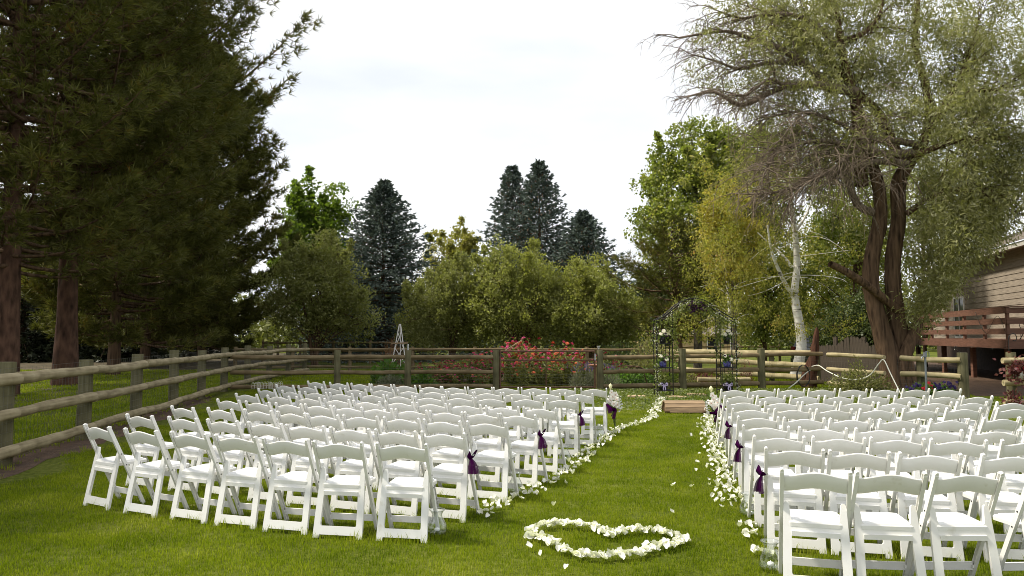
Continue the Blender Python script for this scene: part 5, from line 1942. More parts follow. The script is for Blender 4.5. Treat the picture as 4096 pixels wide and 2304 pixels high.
ga = thing('leaf_garland', 'leafy vine garland with small white blooms wound over the arch', 'garland', (ax0, YA, 0))
rng = np.random.default_rng(7)
P, PW, vine = [], [], []
path = [(.0, .05), (.0, .7), (.0, 1.4), (.0, 2.0)] + [(u * AW, z - .07) for u, z in prof[1:-1]] + [(AW, 2.0), (AW, 1.4), (AW, .7), (AW, .1)]
path = smooth_path([(x, .05, z) for x, z in path], 4)
m = MB()
m.tube([p + Vector((rng.normal(0, .02), -.02, rng.normal(0, .02))) for p in path], .005, 4, caps=False)
m.part('vine', ga, M_BARKG)
for p in path:
    top = p.z > 2.1
    for _ in range(13 if top else 9):
        P.append((p.x + rng.normal(0, .06), p.y - .03 + rng.normal(0, .07), p.z - (.05 if top else 0) - abs(rng.normal(0, .13 if top else .05)) + rng.normal(0, .03)))
    if rng.random() < (.35 if top else .55):
        for _ in range(14):
            PW.append((p.x + rng.normal(0, .045), p.y - .08 + rng.normal(0, .04), p.z - .03 + rng.normal(0, .05)))
for _ in range(380):
    u = rng.uniform(.3, .7)
    P.append((u * AW, .05 + rng.normal(0, .08), 2.38 + .16 * math.sin((u - .3) / .4 * math.pi) + rng.normal(0, .10)))
for q, s in ((.44, -1), (AW - .44, 1)):
    for _ in range(230):
        z = rng.uniform(1.05, 2.15)
        P.append((q - s * .10 * (2.15 - z) * (rng.random() < .6) + rng.normal(0, .045), .02 + rng.normal(0, .06), z))
P = np.array(P)
V, Fq = leaf_geo(P, rng.normal(size=P.shape) + [0, 0, -.5], .085 * (.6 + .6 * rng.random(len(P))), .042, rng)
part('leaves', npmesh('leaves', V, Fq, F_IVY), ga, kind='stuff')
PW = np.array(PW)
V, Fq = leaf_geo(PW, rng.normal(size=PW.shape), .028, .026, rng)
part('white_blooms', npmesh('white_blooms', V, Fq, F_BABY), ga, kind='stuff')
P = np.stack([rng.normal(.50 * AW, .15, 200), .0 + rng.normal(0, .05, 200), 2.43 + rng.normal(0, .07, 200)], 1)
V, Fq = leaf_geo(P, rng.normal(size=P.shape), .075, .06, rng)
part('dark_flowers', npmesh('dark_flowers', V, Fq, M_DARKFL), ga, kind='stuff')


def rose_mb(r):
    m = MB()
    m.lathe([(0, -.5 * r), (.6 * r, -.35 * r), (.95 * r, .1 * r), (.9 * r, .45 * r), (.7 * r, .55 * r), (.6 * r, .3 * r), (.45 * r, .58 * r), (.3 * r, .4 * r), (.15 * r, .55 * r), (0, .45 * r)], 10)
    return m


ROSE = rose_mb(.062).mesh('rose', M_ROSE)


def pot(x, z, style, label, seed):
    rr = random.Random(seed)
    rng = np.random.default_rng(seed)
    t = thing('flower_pot', label, 'flower pot', (ax0 + x, YA + .19, z + .012))
    m = MB()
    if style == 'top':
        m.lathe([(0, 0), (.065, 0), (.075, .02), (.095, .15), (.085, .19), (.075, .19), (.07, .16), (0, .14)], 14)
        m.part('pot', t, M_POTBLK)
    elif style == 'mid':
        m.lathe([(0, 0), (.08, 0), (.095, .02), (.10, .15), (.092, .15), (.088, .12), (0, .11)], 14)
        m.part('pot', t, M_POTBLUE)
    else:
        m.lathe([(0, 0), (.09, 0), (.12, .03), (.135, .19), (.125, .19), (.12, .15), (0, .14)], 14)
        m.part('pot', t, M_POTBLK)
        m = MB()
        m.lathe([(.131, .10), (.1365, .105), (.137, .135), (.134, .14)], 14)
        for s in (-1, 1):
            ribbon(m, smooth_path([(0, -.14, .12), (s * .06, -.17, .19), (s * .10, -.16, .15), (s * .02, -.15, .12)], 2), [.03] * 7, (0, .3, 1))
            ribbon(m, [(s * .01, -.145, .12), (s * .03, -.17, .05), (s * .02, -.18, -.03)], [.03, .032, .03], (1, 0, 0))
        m.part('ribbon', t, M_LILAC)
    if style in ('top', 'mid'):
        zt = .24 if style == 'top' else .20
        spots = [(-.06, -.07, zt), (.02, -.09, zt + .09), (.08, -.06, zt + .02)] if style == 'top' else [(-.07, -.06, zt + .09), (.09, -.07, zt)]
        for i, s in enumerate(spots):
            part('rose', ROSE, t, loc=s, rot=(R(60) + rr.uniform(-.3, .3), 0, rr.uniform(-.5, .5)))
        m = MB()
        for q in range(7):
            m.lathe([(0, -.03), (.035, -.01), (.03, .02), (0, .03)], 6, (rr.uniform(-.1, .12), rr.uniform(-.1, .02), zt + rr.uniform(-.05, .12)))
        m.part('dark_blooms', t, M_DARKFL, kind='stuff')
        if style == 'top':
            m = MB()
            cx = .15 if seed % 2 else -.16
            for q in range(6):
                a = q * math.pi / 3
                ribbon(m, [(cx, -.09, zt + .05), (cx + .055 * math.cos(a), -.12, zt + .05 + .055 * math.sin(a)), (cx + .10 * math.cos(a), -.10, zt + .05 + .10 * math.sin(a))], [.01, .045, .006], (-math.sin(a), 0, math.cos(a)))
            m.part('lily', t, M_LILY)
    n = 90 if style != 'low' else 230
    sd = .07 if style != 'low' else .10
    P = np.stack([rng.normal(0, sd, n), rng.normal(-.02, sd * .7, n), (.2 if style != 'low' else .28) + rng.normal(0, .055 if style != 'low' else .09, n)], 1)
    V, Fq = leaf_geo(P, rng.normal(size=P.shape) + [0, 0, .3], .085, .05, rng)
    part('leaves', npmesh('leaves', V, Fq, F_VEG if style != 'low' else F_IVY), t, kind='stuff')


for x, sd_, seed in ((.20, 'left', 1), (AW - .20, 'right', 2)):
    pot(x, 1.42, 'top', 'black pot of cream roses on the top shelf, %s tower' % sd_, seed)
    pot(x, .78, 'mid', 'blue and white pot of roses on the middle shelf, %s tower' % sd_, seed + 2)
    pot(x, .17, 'low', 'dark pot with lilac ribbon on the lowest shelf, %s tower' % sd_, seed + 4)

t = thing('microphone_stand', 'black microphone on a boom beside the right arch tower', 'microphone stand', (at(2890, 1560, 19.3).x, 19.3, 0))
b0 = Vector(t.location)
L = lambda px, py: at(px, py, 19.3) - b0
m = MB()
m.tube([(0, 0, .02), L(2892, 1428)], .010, 6)
for a in (0, 2.1, 4.2):
    m.tube([(0, 0, .12), (.28 * math.cos(a), .28 * math.sin(a), .02)], .008, 5)
m.part('pole', t, M_IRON)
m = MB()
m.tube([L(2900, 1424), L(2868, 1404)], .008, 6)
m.part('boom', t, M_IRON)
m = MB()
m.tube([L(2869, 1416), L(2866, 1402), L(2862, 1392), L(2861, 1386), L(2860, 1383)], [.015, .018, .03, .032, .018], 8)
m.part('microphone', t, M_IRON)

# ------------------------------------------------------------------ garden behind the fence
def flower_mesh(r, mat):
    m = MB()
    for ring, (r1, z1, n_) in enumerate(((1.0, 0, 9), (.68, .25, 7))):
        for k in range(n_):
            a = 2 * math.pi * k / n_ + ring * .3
            d = Vector((math.cos(a), math.sin(a), 0))
            s = Vector((-math.sin(a), math.cos(a), 0))
            z = Vector((0, 0, r * z1))
            m.add([z, d * r * r1 * .6 + s * r * .26 + z + Vector((0, 0, r * .12)), d * r * r1 + z, d * r * r1 * .6 - s * r * .26 + z + Vector((0, 0, r * .12))], [(0, 1, 2, 3)])
    m.lathe([(.28 * r, .2 * r), (.2 * r, .45 * r), (0, .5 * r)], 6)
    return m.mesh('flower', mat)


FLW = [flower_mesh(.060, M_ZRED), flower_mesh(.060, M_ZPINK), flower_mesh(.062, M_ZORANGE)]


def zinnia_foliage(seed, h):
    rng = np.random.default_rng(seed)
    rr = random.Random(seed)
    m = MB()
    tips, P, D = [], [], []
    for k in range(16):
        a, q = rr.uniform(0, 6.28), rr.uniform(.04, .40)
        top = Vector((math.cos(a) * q, math.sin(a) * q, h * rr.uniform(.30, 1.0)))
        pts = curve3((math.cos(a) * q * .3, math.sin(a) * q * .3, 0), (top.x * .6, top.y * .6, top.z * .6), top, 3)
        m.tube(pts, .006, 3, caps=False)
        tips.append(top)
        for j in range(22):
            s = rr.uniform(.1, .96)
            i0 = min(2, int(s * 3))
            p = pts[i0].lerp(pts[i0 + 1], s * 3 - i0)
            P.append(p[:])
            D.append((rr.gauss(0, 1), rr.gauss(0, 1), rr.gauss(.25, .4)))
    V, Fq = leaf_geo(np.array(P), np.array(D), .12 * (.6 + .7 * rng.random(len(P))), .05, rng)
    b_ = len(m.v)
    m.add(V.tolist(), Fq.tolist())
    return m.mesh('foliage', F_GARDEN), tips


ZF = [zinnia_foliage(200 + i, h) for i, h in enumerate((1.0, 1.15, .85, 1.0))]


def zinnia(x, y, s, label, group, rr, reds):
    i = rr.randrange(4)
    t = thing('zinnia_plant', label, 'flowering plant', (x, y, 0), rr.uniform(0, 6.28), group)
    t.scale = (max(.9, s), max(.9, s), s)
    part('foliage', ZF[i][0], t, kind='stuff')
    for p in ZF[i][1]:
        if rr.random() < .92:
            o = part('flower', FLW[rr.choices((0, 1, 2), reds)[0]], t, loc=p, rot=(rr.uniform(-.2, 1.0), rr.uniform(-.5, .5), rr.uniform(-.4, .4)))
            q = rr.uniform(.7, 1.2)
            o.scale = (q, q, q)
    return t


rr = random.Random(33)
for i in range(34):
    x = rr.uniform(-.15, 2.35)
    y = rr.uniform(22.7, 27)
    zinnia(x, y, (.95 + .12 * (y - 22.7)), 'leafy zinnia plant with red pink and orange blooms behind the gate', 'zinnia plants behind the gate', rr, (4, 3, 3))
for i in range(40):
    x = rr.uniform(-3.3, -.35)
    y = rr.uniform(22.9, 27)
    zinnia(x, y, (.55 + .13 * (y - 22.7)) * (.7 + .3 * min(1, (x + 3.3) / 1.5)), 'leafy zinnia plant with red and pink blooms left of the gate', 'zinnia plants left of the gate', rr, (6, 3, 1))
for i in range(6):
    zinnia(rr.uniform(2.6, 3.9), rr.uniform(23.8, 26), .98, 'leafy zinnia plant with a few pink blooms right of the gate', 'zinnia plants right of the gate', rr, (2, 6, 1))


def bush(name, label, loc, radii, mat, n, leaf, seed, cat='shrub', group=None, up=.2, stems=8, stem_mat=None):
    rng = np.random.default_rng(seed)
    rr = random.Random(seed)
    t = thing(name, label, cat, loc, 0, group)
    d = unit(rng.normal(size=(n, 3)))
    q = rng.random((n, 1)) ** .4 * (.8 + .35 * rng.random((n, 1)))
    P = d * q * np.array(radii)
    P[:, 2] = np.abs(P[:, 2] + radii[2] * .35) * .78
    D = d + rng.normal(size=(n, 3)) * .6
    D[:, 2] += up
    s = .6 + .7 * rng.random(n)
    V, Fq = leaf_geo(P, D, leaf[0] * s, leaf[1] * s, rng)
    m = MB()
    for k in range(stems):
        e = Vector(P[k])
        m.tube(curve3((rr.gauss(0, .05), rr.gauss(0, .05), 0), (e.x * .4, e.y * .4, e.z * .6), e, 3), [.012, .010, .007, .004], 4, caps=False)
    m.part('stems', t, stem_mat or M_BARKG)
    part('foliage', npmesh('foliage', V, Fq, mat), t, kind='stuff')
    return t


def spot(px, Y):
    return (at(px, 1450, Y).x, Y, 0)


bush('lavender_plant', 'soft grey green bush in front of the third fence post from the left', spot(1560, 22.6), (.42, .4, .38), F_GREYPL, 1500, (.10, .014), 301, up=1.0)
bush('squash_plant', 'large leaved green vegetable plant under the white tripod', spot(1560, 24.5), (.55, .5, .75), F_VEG, 260, (.24, .2), 302, cat='plant', up=.1)
bush('squash_plant', 'broad leaved plant at the left foot of the flower bed', spot(1690, 22.7), (.35, .3, .5), F_VEG, 120, (.24, .16), 303, cat='plant', up=.1)
for i, (px, Y) in enumerate(((2318, 22.55), (2375, 22.7), (2440, 22.6), (2350, 23.2))):
    t = bush('lavender_plant', ('lavender clump left of the right gate post', 'lavender clump right against the gate post', 'lavender clump just right of the gate', 'lavender clump behind the gate end')[i] + ' with purple spikes', spot(px, Y), (.34, .3, .48), F_GREYPL, 900, (.12, .012), 310 + i, group='lavender near the gate', up=1.4)
    rng = np.random.default_rng(320 + i)
    P = np.stack([rng.normal(0, .2, 46), rng.normal(0, .18, 46), rng.uniform(.48, .72, 46)], 1)
    V, Fq = leaf_geo(P, np.tile([0, 0, 1.0], (46, 1)) + rng.normal(0, .15, (46, 3)), .12, .022, rng)
    part('flower_spikes', npmesh('flower_spikes', V, Fq, F_LAV), t, kind='stuff')
for i, (px, Y, lab) in enumerate(((2510, 23.4, 'bright green vegetable plants low behind the fence right of gate'), (2585, 23.6, 'bright green vegetable mound left of the arch'), (2460, 24.2, 'green vegetable mound behind the lavender'))):
    bush('vegetable_plant', lab, spot(px, Y), (.5, .4, .52), F_VEG, 700, (.10, .07), 330 + i, cat='plant')
bush('leafy_shrub', 'tall yellowish green shrub behind the fence left of the arch', spot(2610, 27), (.95, .8, 1.55), F_SHRUB, 2600, (.12, .055), 340, up=.6)
bush('leafy_shrub', 'lime green leafy plants behind the left arch tower', spot(2660, 24.3), (.6, .5, .85), F_LIME, 1200, (.11, .05), 341, up=.8)
bush('leafy_shrub', 'dark green low shrub left of the far grey house', spot(2480, 34), (1.3, .9, 1.3), F_DKSHRUB, 1600, (.14, .09), 342)
bush('leafy_shrub', 'pale leafed shrub spreading along the pale log rails', spot(3440, 20.6), (.95, .5, .62), F_SHRUB, 2600, (.085, .038), 343, up=.3)
bush('leafy_shrub', 'upright pale leafed sprig rising above the middle rail', spot(3425, 20.8), (.28, .25, .95), F_SHRUB, 600, (.085, .038), 344, up=.7)
bush('dark_plant', 'reddish brown leafed plant in the bed between the arch towers', spot(2800, 23.6), (.55, .4, .45), F_REDLEAF, 900, (.08, .04), 345, cat='plant', up=.8)
bush('dark_plant', 'yellowish leafed plant in the bed beside the arch post', spot(2755, 23.4), (.35, .3, .5), F_SHRUB, 600, (.08, .04), 346, cat='plant', up=.6)
bush('dark_plant', 'dry reddish stalks in the bed right of the arch', spot(2985, 23.5), (.22, .2, .85), F_REDLEAF, 420, (.09, .02), 347, cat='plant', up=1.5)
bush('dry_grass', 'tall rusty dry stalks leaning beside the white tripod', spot(1565, 26.2), (.3, .3, 1.3), F_DRY, 420, (.34, .016), 348, cat='plant', up=2.2)
for i, px in enumerate((1862, 1898, 1935)):
    bush('conifer_shrub', ('small pointed dark shrub left of the yellow wall', 'small pointed dark shrub in front of the yellow wall', 'small pointed dark shrub right of the yellow wall')[i], spot(px, 56), (.75, .7, 1.9), F_DKSHRUB, 420, (.3, .2), 350 + i, group='small pointed shrubs at the far house')
t = bush('petunia_bed', 'petunias with violet and red blooms at the foot of the old tree', spot(3690, 19.4), (.55, .25, .38), F_VEG, 900, (.06, .045), 360, cat='flowering plant')
rng = np.random.default_rng(361)
FP = [flower_mesh(.05, M_PETVIO), flower_mesh(.05, M_PETRED)]
for i in range(30):
    q = rng.uniform(-.55, .6)
    part('flower', FP[1 if -.12 < q < .15 else 0], t, loc=(q, -.2 + rng.uniform(-.05, .1), .30 + rng.uniform(-.08, .12)), rot=(R(60), 0, rng.uniform(-.5, .5)))
t = bush('petunia_bed', 'dark violet petunias right of the pump beside the fence post', spot(3775, 19.2), (.32, .2, .36), F_VEG, 500, (.06, .045), 362, cat='flowering plant')
for i in range(14):
    part('flower', FP[0], t, loc=(rng.uniform(-.3, .3), -.18, .36 + rng.uniform(-.1, .08)), rot=(R(60), 0, rng.uniform(-.5, .5)))

# timber edged raised bed and fallen branch
for i, (pxa, pxb, Y, z, lab) in enumerate(((2790, 3000, 23.1, .26, 'upper pale timber edging the raised bed behind the arch'), (2700, 2960, 22.75, .09, 'lower dark timber lying along the bed behind the arch'), (2480, 2720, 22.5, .05, 'long dark timber on the ground behind the fence left of the arch'))):
    a, b_ = at(pxa, 1500, Y), at(pxb, 1500, Y)
    o = log_mesh(b_.x - a.x, .075, .07, 500 + i, 8).part('garden_timber', None, M_LOGB if i else M_LOGY)
    o.rotation_euler = (0, math.pi / 2, 0)
    o.location = (a.x, Y, z)
    tag(o, lab, 'timber')
t = thing('dead_branch', 'bare dark fallen branch leaning behind the fence left of the arch', 'branch', spot(2600, 22.9))
b0 = Vector(t.location)
L = lambda px, py, dy=0.: at(px, py, 22.9 + dy) - b0
m = MB()
m.tube(smooth_path([L(2500, 1462), L(2560, 1470), L(2610, 1495), L(2660, 1520), L(2700, 1550)], 3), [.02 + .003 * i for i in range(13)], 6)
m.tube(smooth_path([L(2500, 1475, .1), L(2550, 1465, .1), L(2600, 1490, .1)], 2), .02, 5)
m.tube([L(2590, 1540), L(2575, 1490)], .018, 5)
m.part('stem', t, M_BARKD)

# windmill style tripod
t = thing('garden_tripod', 'white slender garden tripod tower with a cross board', 'trellis', (at(1598, 1500, 26).x, 26, 0))
m_pts = [(-.36, -.2), (.34, -.2), (.0, .3)]
for x, y in m_pts:
    m = MB()
    m.tube([(x, y, 0), (x * .06, y * .06, 2.05)], .018, 6)
    m.part('leg', t, M_TRIMW)
m = MB()
m.bar((-.30, -.12, 1.36), (.30, -.12, 1.38), .03, .05)
m.part('cross_board', t, M_PLANK)
for z in (.6, 1.15):
    m = MB()
    q = 1 - z / 2.2
    m.tube([(m_pts[0][0] * q, -.2 * q, z), (m_pts[1][0] * (q - .3), -.2 * q, z + .6)], .012, 5)
    m.tube([(m_pts[1][0] * q, -.2 * q, z), (m_pts[0][0] * (q - .3), -.2 * q, z + .6)], .012, 5)
    m.part('brace', t, M_TRIMW)

p = along(1632)
m = MB()
m.tube([(0, 0, 0), (0, 0, .16)], .028, 10)
m.lathe([(.028, .16), (.020, .172), (0, .176)], 10)
tag(m.part('metal_pipe', None, M_STEEL, loc=(p.x, p.y, 1.21)), 'short shiny metal pipe standing on top of a fence post', 'pipe')
m = MB()
m.lathe([(0, .004), (.035, .004), (.05, .11), (.047, .11), (.033, .008), (0, .008)], 14)
tag(m.part('glass_cup', None, M_GLASS, loc=(GATE_R.x - .05, 21.9, 1.22)), 'clear glass cup left on the right gate post', 'glass')
m = MB()
m.tube([(0, 0, 0), (.55, .1, .33)], .018, 6)
tag(m.part('wooden_stick', None, M_BAMBOO, loc=(at(2020, 1398, 23.2).x, 23.2, at(2020, 1402, 23.2).z)), 'pale wooden stick leaning out above the zinnias', 'stick')
t = thing('bird_dish', 'terracotta dish on a pole behind the right gate post', 'bird bath', (at(2383, 1500, 22.3).x, 22.3, 0))
m = MB()
m.tube([(0, 0, 0), (0, 0, .70)], .03, 8)
m.part('pole', t, M_BAMBOO)
m = MB()
m.lathe([(0, .69), (.12, .70), (.22, .74), (.23, .75), (.21, .752), (.11, .715), (0, .71)], 18)
m.part('dish', t, M_TERRA)

# low white wire border fencing left behind the chairs
t = thing('wire_border', 'loose white wire border fencing lying by the left fence', 'wire fencing', (at(1066, 1530, 18.0).x, 18.0, .33))
m = MB()
rr = random.Random(4)
for i in range(17):
    x = -.33 + .66 * i / 16
    y = .12 * math.sin(i * .9)
    m.tube(smooth_path([(x - .03, y, 0), (x - .03, y, .13), (x, y, .17 + rr.uniform(-.01, .015)), (x + .03, y, .13), (x + .03, y, 0)], 2), .004, 4, caps=False)
for z in (.02, .08, .13):
    m.tube([(-.35 + .7 * i / 16, .12 * math.sin(i * .9), z) for i in range(17)], .0035, 4, caps=False)
m.part('wire', t, M_WIREW)

# ------------------------------------------------------------------ hoses, pump, flower basket
Y0 = 20.4
m = MB()
pts = [at(3248, 1466, 22.3), at(3275, 1462, 22.0), at(3310, 1485, 21.4), at(3370, 1512, 20.8), at(3430, 1518, 20.4), at(3480, 1500, 20.2), at(3515, 1455, 20.0), at(3535, 1440, 19.9), at(3560, 1490, 19.7), at(3596, 1562, 19.4), at(3606, 1580, 19.3)]
m.tube(smooth_path(pts, 4), .015, 7)
tag(m.part('garden_hose', None, M_HOSE), 'white hose looping along the pale rails to the old tree', 'hose')
m = MB()
m.tube(smooth_path([at(3150, 1556, 22.3), at(3185, 1530, 22.3), at(3215, 1500, 22.4), at(3243, 1478, 22.5)], 4), .018, 7)
tag(m.part('garden_hose', None, M_HOSE), 'short white hose rising to the snag from the left', 'hose')
m = MB()
pts = [(.20 * math.cos(a), .03 * math.sin(a * .5), .36 + .33 * math.sin(a)) for a in [i * .42 for i in range(31)]]
m.tube(pts, .013, 6)
tag(m.part('hose_coil', None, M_HOSEB, loc=(at(3212, 1500, 22.45).x, 22.42, 0.05)), 'black hose coil hanging on the left of the snag', 'hose')

t = thing('yard_pump', 'grey blue yard water pump with lever standing by the log rails', 'water pump', (at(3706, 1570, 18.7).x, 18.7, 0))
m = MB()
m.tube([(0, 0, 0), (0, 0, 1.12)], .026, 10)
m.part('pipe', t, M_HYD)
m = MB()
m.box((0, 0, 1.16), (.07, .08, .13), taper=.8)
m.tube([(-.02, 0, 1.12), (-.09, -.02, 1.10), (-.11, -.02, 1.05)], .018, 8)
m.part('head', t, M_HYD)
m = MB()
m.tube([(.0, 0, 1.22), (.06, 0, 1.24), (.10, 0, 1.20), (.10, 0, 1.10)], .012, 6)
m.part('lever', t, M_HYD)

t = thing('flower_basket', 'hanging red leafed flower basket on the fence post at right edge', 'flower basket', (N1.x + .03, 16.80, .62))
m = MB()
m.lathe([(0, 0), (.08, .01), (.13, .10), (.15, .2), (.14, .2), (.12, .1), (0, .03)], 12)
m.part('basket', t, M_WIREW)
rng = np.random.default_rng(371)
n = 420
P = np.stack([rng.normal(0, .17, n), rng.normal(-.04, .10, n), .24 + rng.normal(0, .13, n)], 1)
V, Fq = leaf_geo(P, rng.normal(size=P.shape) + [0, 0, -.2], .10, .07, rng)
part('foliage', npmesh('foliage', V, Fq, F_REDLEAF), t, kind='stuff')
for i in range(12):
    part('flower', FP[1], t, loc=(rng.normal(.06, .12), -.16, .26 + rng.normal(0, .08)), rot=(R(70), 0, rng.uniform(-.5, .5)))
bush('vine_plant', 'red leafed plant growing up the fence post at the right edge', (N1.x - .12, 16.85, 0), (.2, .15, .35), F_REDLEAF, 260, (.08, .05), 372, cat='plant')
t = thing('iron_hook', 'curled black iron shepherd hook behind the right edge fence post', 'hook', (at(4040, 1500, 17.6).x, 17.6, 0))
m = MB()
m.tube(smooth_path([(0, 0, 0), (0, 0, 1.45), (.02, 0, 1.62), (.12, 0, 1.70), (.20, 0, 1.62), (.17, 0, 1.52), (.10, 0, 1.54)], 4), .009, 6)
m.part('rod', t, M_IRON)

# ------------------------------------------------------------------ deck and house on the right
dd = Vector((2.4, 9.0, 0)).normalized()      # direction of the deck front, going away
DC = Vector((16.35, 24.0, 0))                # near corner of the deck
dn = Vector((dd.y, -dd.x, 0))                # away from the lawn, towards the house
ROT = math.atan2(dd.y, dd.x)
deck = thing('timber_deck', 'raised red stained timber deck with board railing beside the house', 'deck', DC, 0)
DL, DW, DH = 14.6, 3.2, 1.5


def dp(a, c, z):
    return dd * a + dn * c + Vector((0, 0, z))


for z, h, nm in ((DH - .14, .31, 'fascia_board'), (DH + .28, .20, 'rail_board'), (DH + .62, .19, 'rail_board'), (DH + .97, .19, 'rail_board')):
    for a0, a1 in ((0, 3.6), (3.61, 7.0), (7.01, 10.8), (10.81, DL)):
        m = MB()
        m.bar(dp(a0, -.02, z), dp(a1, -.02, z), .035, h)
        m.part(nm, deck, M_DECK)
    m = MB()
    m.bar(dp(-.02, 0, z), dp(-.02, 5.5, z), .035, h)
    m.part(nm, deck, M_DECK)
m = MB()
m.bar(dp(-.05, .05, DH + 1.09), dp(DL, .05, DH + 1.09), .15, .035)
m.part('cap_board', deck, M_DECK)
m = MB()
m.bar(dp(-.06, .12, DH + 1.092), dp(-.06, 5.5, DH + 1.092), .15, .035)
m.part('cap_board', deck, M_DECK)
for a in (0.06, 2.1, 4.2, 6.3, 8.4, 10.5, 12.6, DL - .06):
    m = MB()
    m.bar(dp(a, .05, DH), dp(a, .05, DH + 1.07), .09, .09, up=(1, 0, 0))
    m.part('rail_post', deck, M_DECK)
for c in (1.8, 3.6, 5.4):
    m = MB()
    m.bar(dp(.05, c, DH), dp(.05, c, DH + 1.07), .09, .09, up=(1, 0, 0))
    m.part('rail_post', deck, M_DECK)
for i in range(22):
    m = MB()
    c = .05 + i * .145
    m.bar(dp(.03, c, DH - .02), dp(DL, c, DH - .02), .137, .035)
    m.part('deck_board', deck, M_DECK)
for a, c in ((1.4, .5), (4.8, .5), (8.4, .5), (12.4, .5), (.3, 2.6), (4.8, 2.8)):
    m = MB()
    m.bar(dp(a, c, 0), dp(a, c, DH - .3), .15, .15, up=(1, 0, 0))
    m.part('support_post', deck, M_DECK)
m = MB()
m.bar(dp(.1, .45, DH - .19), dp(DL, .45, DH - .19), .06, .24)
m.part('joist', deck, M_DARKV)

house = thing('house', 'tan board sided house behind the deck on the right', 'house', DC, 0)
HW0 = DW + .02
HA0, HA1 = -2.5, 20.0
HB, HT = 1.36, 5.35
nb = 15
bh = (HT - HB) / nb
for i in range(nb):
    m = MB()
    z = HB + bh * i
    a, b_ = dp(HA0, HW0, 0), dp(HA1, HW0, 0)
    vs = []
    for p in (a, b_):
        for off, zz in ((-.03, z), (.06, z), (.06, z + bh + .01), (-.008, z + bh + .01)):
            vs.append(p + dn * off + Vector((0, 0, zz)))
    m.add(vs, [(0, 1, 2, 3), (7, 6, 5, 4), (0, 4, 5, 1), (1, 5, 6, 2), (2, 6, 7, 3), (3, 7, 4, 0)])
    m.part('siding_board', house, M_SIDING)
m = MB()
for p0, p1 in ((dp(HA0, HW0 + .07, 0), dp(HA1, HW0 + 7, 0)),):
    a, b_, c, d_ = dp(HA0, HW0 + .07, 1.36), dp(HA1, HW0 + .07, 1.36), dp(HA1, HW0 + 7, 1.36), dp(HA0, HW0 + 7, 1.36)
    up = Vector((0, 0, HT - 1.36))
    m.add([a, b_, c, d_, a + up, b_ + up, c + up, d_ + up], [(0, 1, 5, 4), (1, 2, 6, 5), (2, 3, 7, 6), (3, 0, 4, 7), (4, 5, 6, 7)])
m.part('wall', house, M_SIDING)
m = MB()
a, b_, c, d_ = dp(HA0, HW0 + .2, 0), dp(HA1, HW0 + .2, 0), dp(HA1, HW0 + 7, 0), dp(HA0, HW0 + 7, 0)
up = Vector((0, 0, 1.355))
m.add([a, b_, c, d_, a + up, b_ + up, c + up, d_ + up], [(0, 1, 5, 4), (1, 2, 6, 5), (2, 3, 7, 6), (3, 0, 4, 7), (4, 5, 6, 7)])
m.part('foundation', house, M_DARKV)  # set-back lower wall, coloured dark to stand in for shade beneath the deck
m = MB()
m.bar(dp(HA0 - .4, HW0 - .55, HT - .02), dp(HA1 + .4, HW0 - .55, HT - .02), .03, .20)
m.part('fascia', house, M_FASCIA)
m = MB()
a, b_ = dp(HA0 - .4, HW0 - .53, HT - .02), dp(HA1 + .4, HW0 - .53, HT - .02)
m.add([a, b_, b_ + dn * .62, a + dn * .62], [(3, 2, 1, 0)])
m.part('soffit', house, M_FASCIA)
roof = None
slope = .42
for i in range(18):
    m = MB()
    c0 = HW0 - .62 + i * .24
    z0 = HT + .10 + i * .24 * slope
    a, b_ = dp(HA0 - .45, c0, z0), dp(HA1 + .45, c0, z0)
    e = dn * .26 + Vector((0, 0, .26 * slope))
    u = Vector((0, 0, .025))
    m.add([a, b_, b_ + e, a + e, a + u, b_ + u, b_ + e + u * .3, a + e + u * .3], [(3, 2, 1, 0), (4, 5, 6, 7), (0, 1, 5, 4), (1, 2, 6, 5), (2, 3, 7, 6), (3, 0, 4, 7)])
    o = m.part('shingle_course', house, M_ROOF)
for a in (15.1,):
    f = MB()
    for s, z in ((0, DH + .05), (0, DH + 2.1)):
        f.bar(dp(a - .75, HW0 - .05, z), dp(a + .75, HW0 - .05, z), .06, .09)
    for s in (-.75, .75, 0):
        f.bar(dp(a + s, HW0 - .05, DH + .09), dp(a + s, HW0 - .05, DH + 2.06), .06, .07, up=(1, 0, 0))
    fo = f.part('window_frame', house, M_TRIMW)
    m = MB()
    c = dp(a, HW0 - .035, DH + 1.08)
    m.bar(dp(a - .72, HW0 - .036, DH + 1.08), dp(a + .72, HW0 - .036, DH + 1.08), .012, 1.96)
    m.part('pane', fo, M_GLASSD)

# furniture on the deck
def iron_chair(loc, rot, label):
    t = thing('patio_chair', label, 'chair', loc, rot)
    m = MB()
    m.tube(smooth_path([(-.22, 0, .45), (-.24, .02, .75), (-.17, .05, 1.0), (0, .07, 1.10), (.17, .05, 1.0), (.24, .02, .75), (.22, 0, .45)], 4), .013, 6)
    for x in (-.13, -.045, .045, .13):
        m.tube([(x, 0, .46), (x, .06, 1.06 - abs(x) * .5)], .007, 5)
    for z in (.68, .9):
        m.tube([(-.23, .03, z), (.23, .03, z)], .006, 5)
    m.part('backrest', t, M_IRON)
    m = MB()
    m.box((0, -.22, .455), (.46, .44, .02))
    m.part('seat', t, M_IRON)
    for x in (-.21, .21):
        for y in (-.42, -.01):
            m = MB()
            m.tube([(x, y, 0), (x * .95, y, .45)], .012, 6)
            m.part('leg', t, M_IRON)
    for x in (-.24, .24):
        m = MB()
        m.tube(smooth_path([(x, 0, .68), (x * 1.05, -.25, .69), (x * 1.05, -.40, .62), (x, -.40, .45)], 3), .011, 5)
        m.part('armrest', t, M_IRON)
    return t


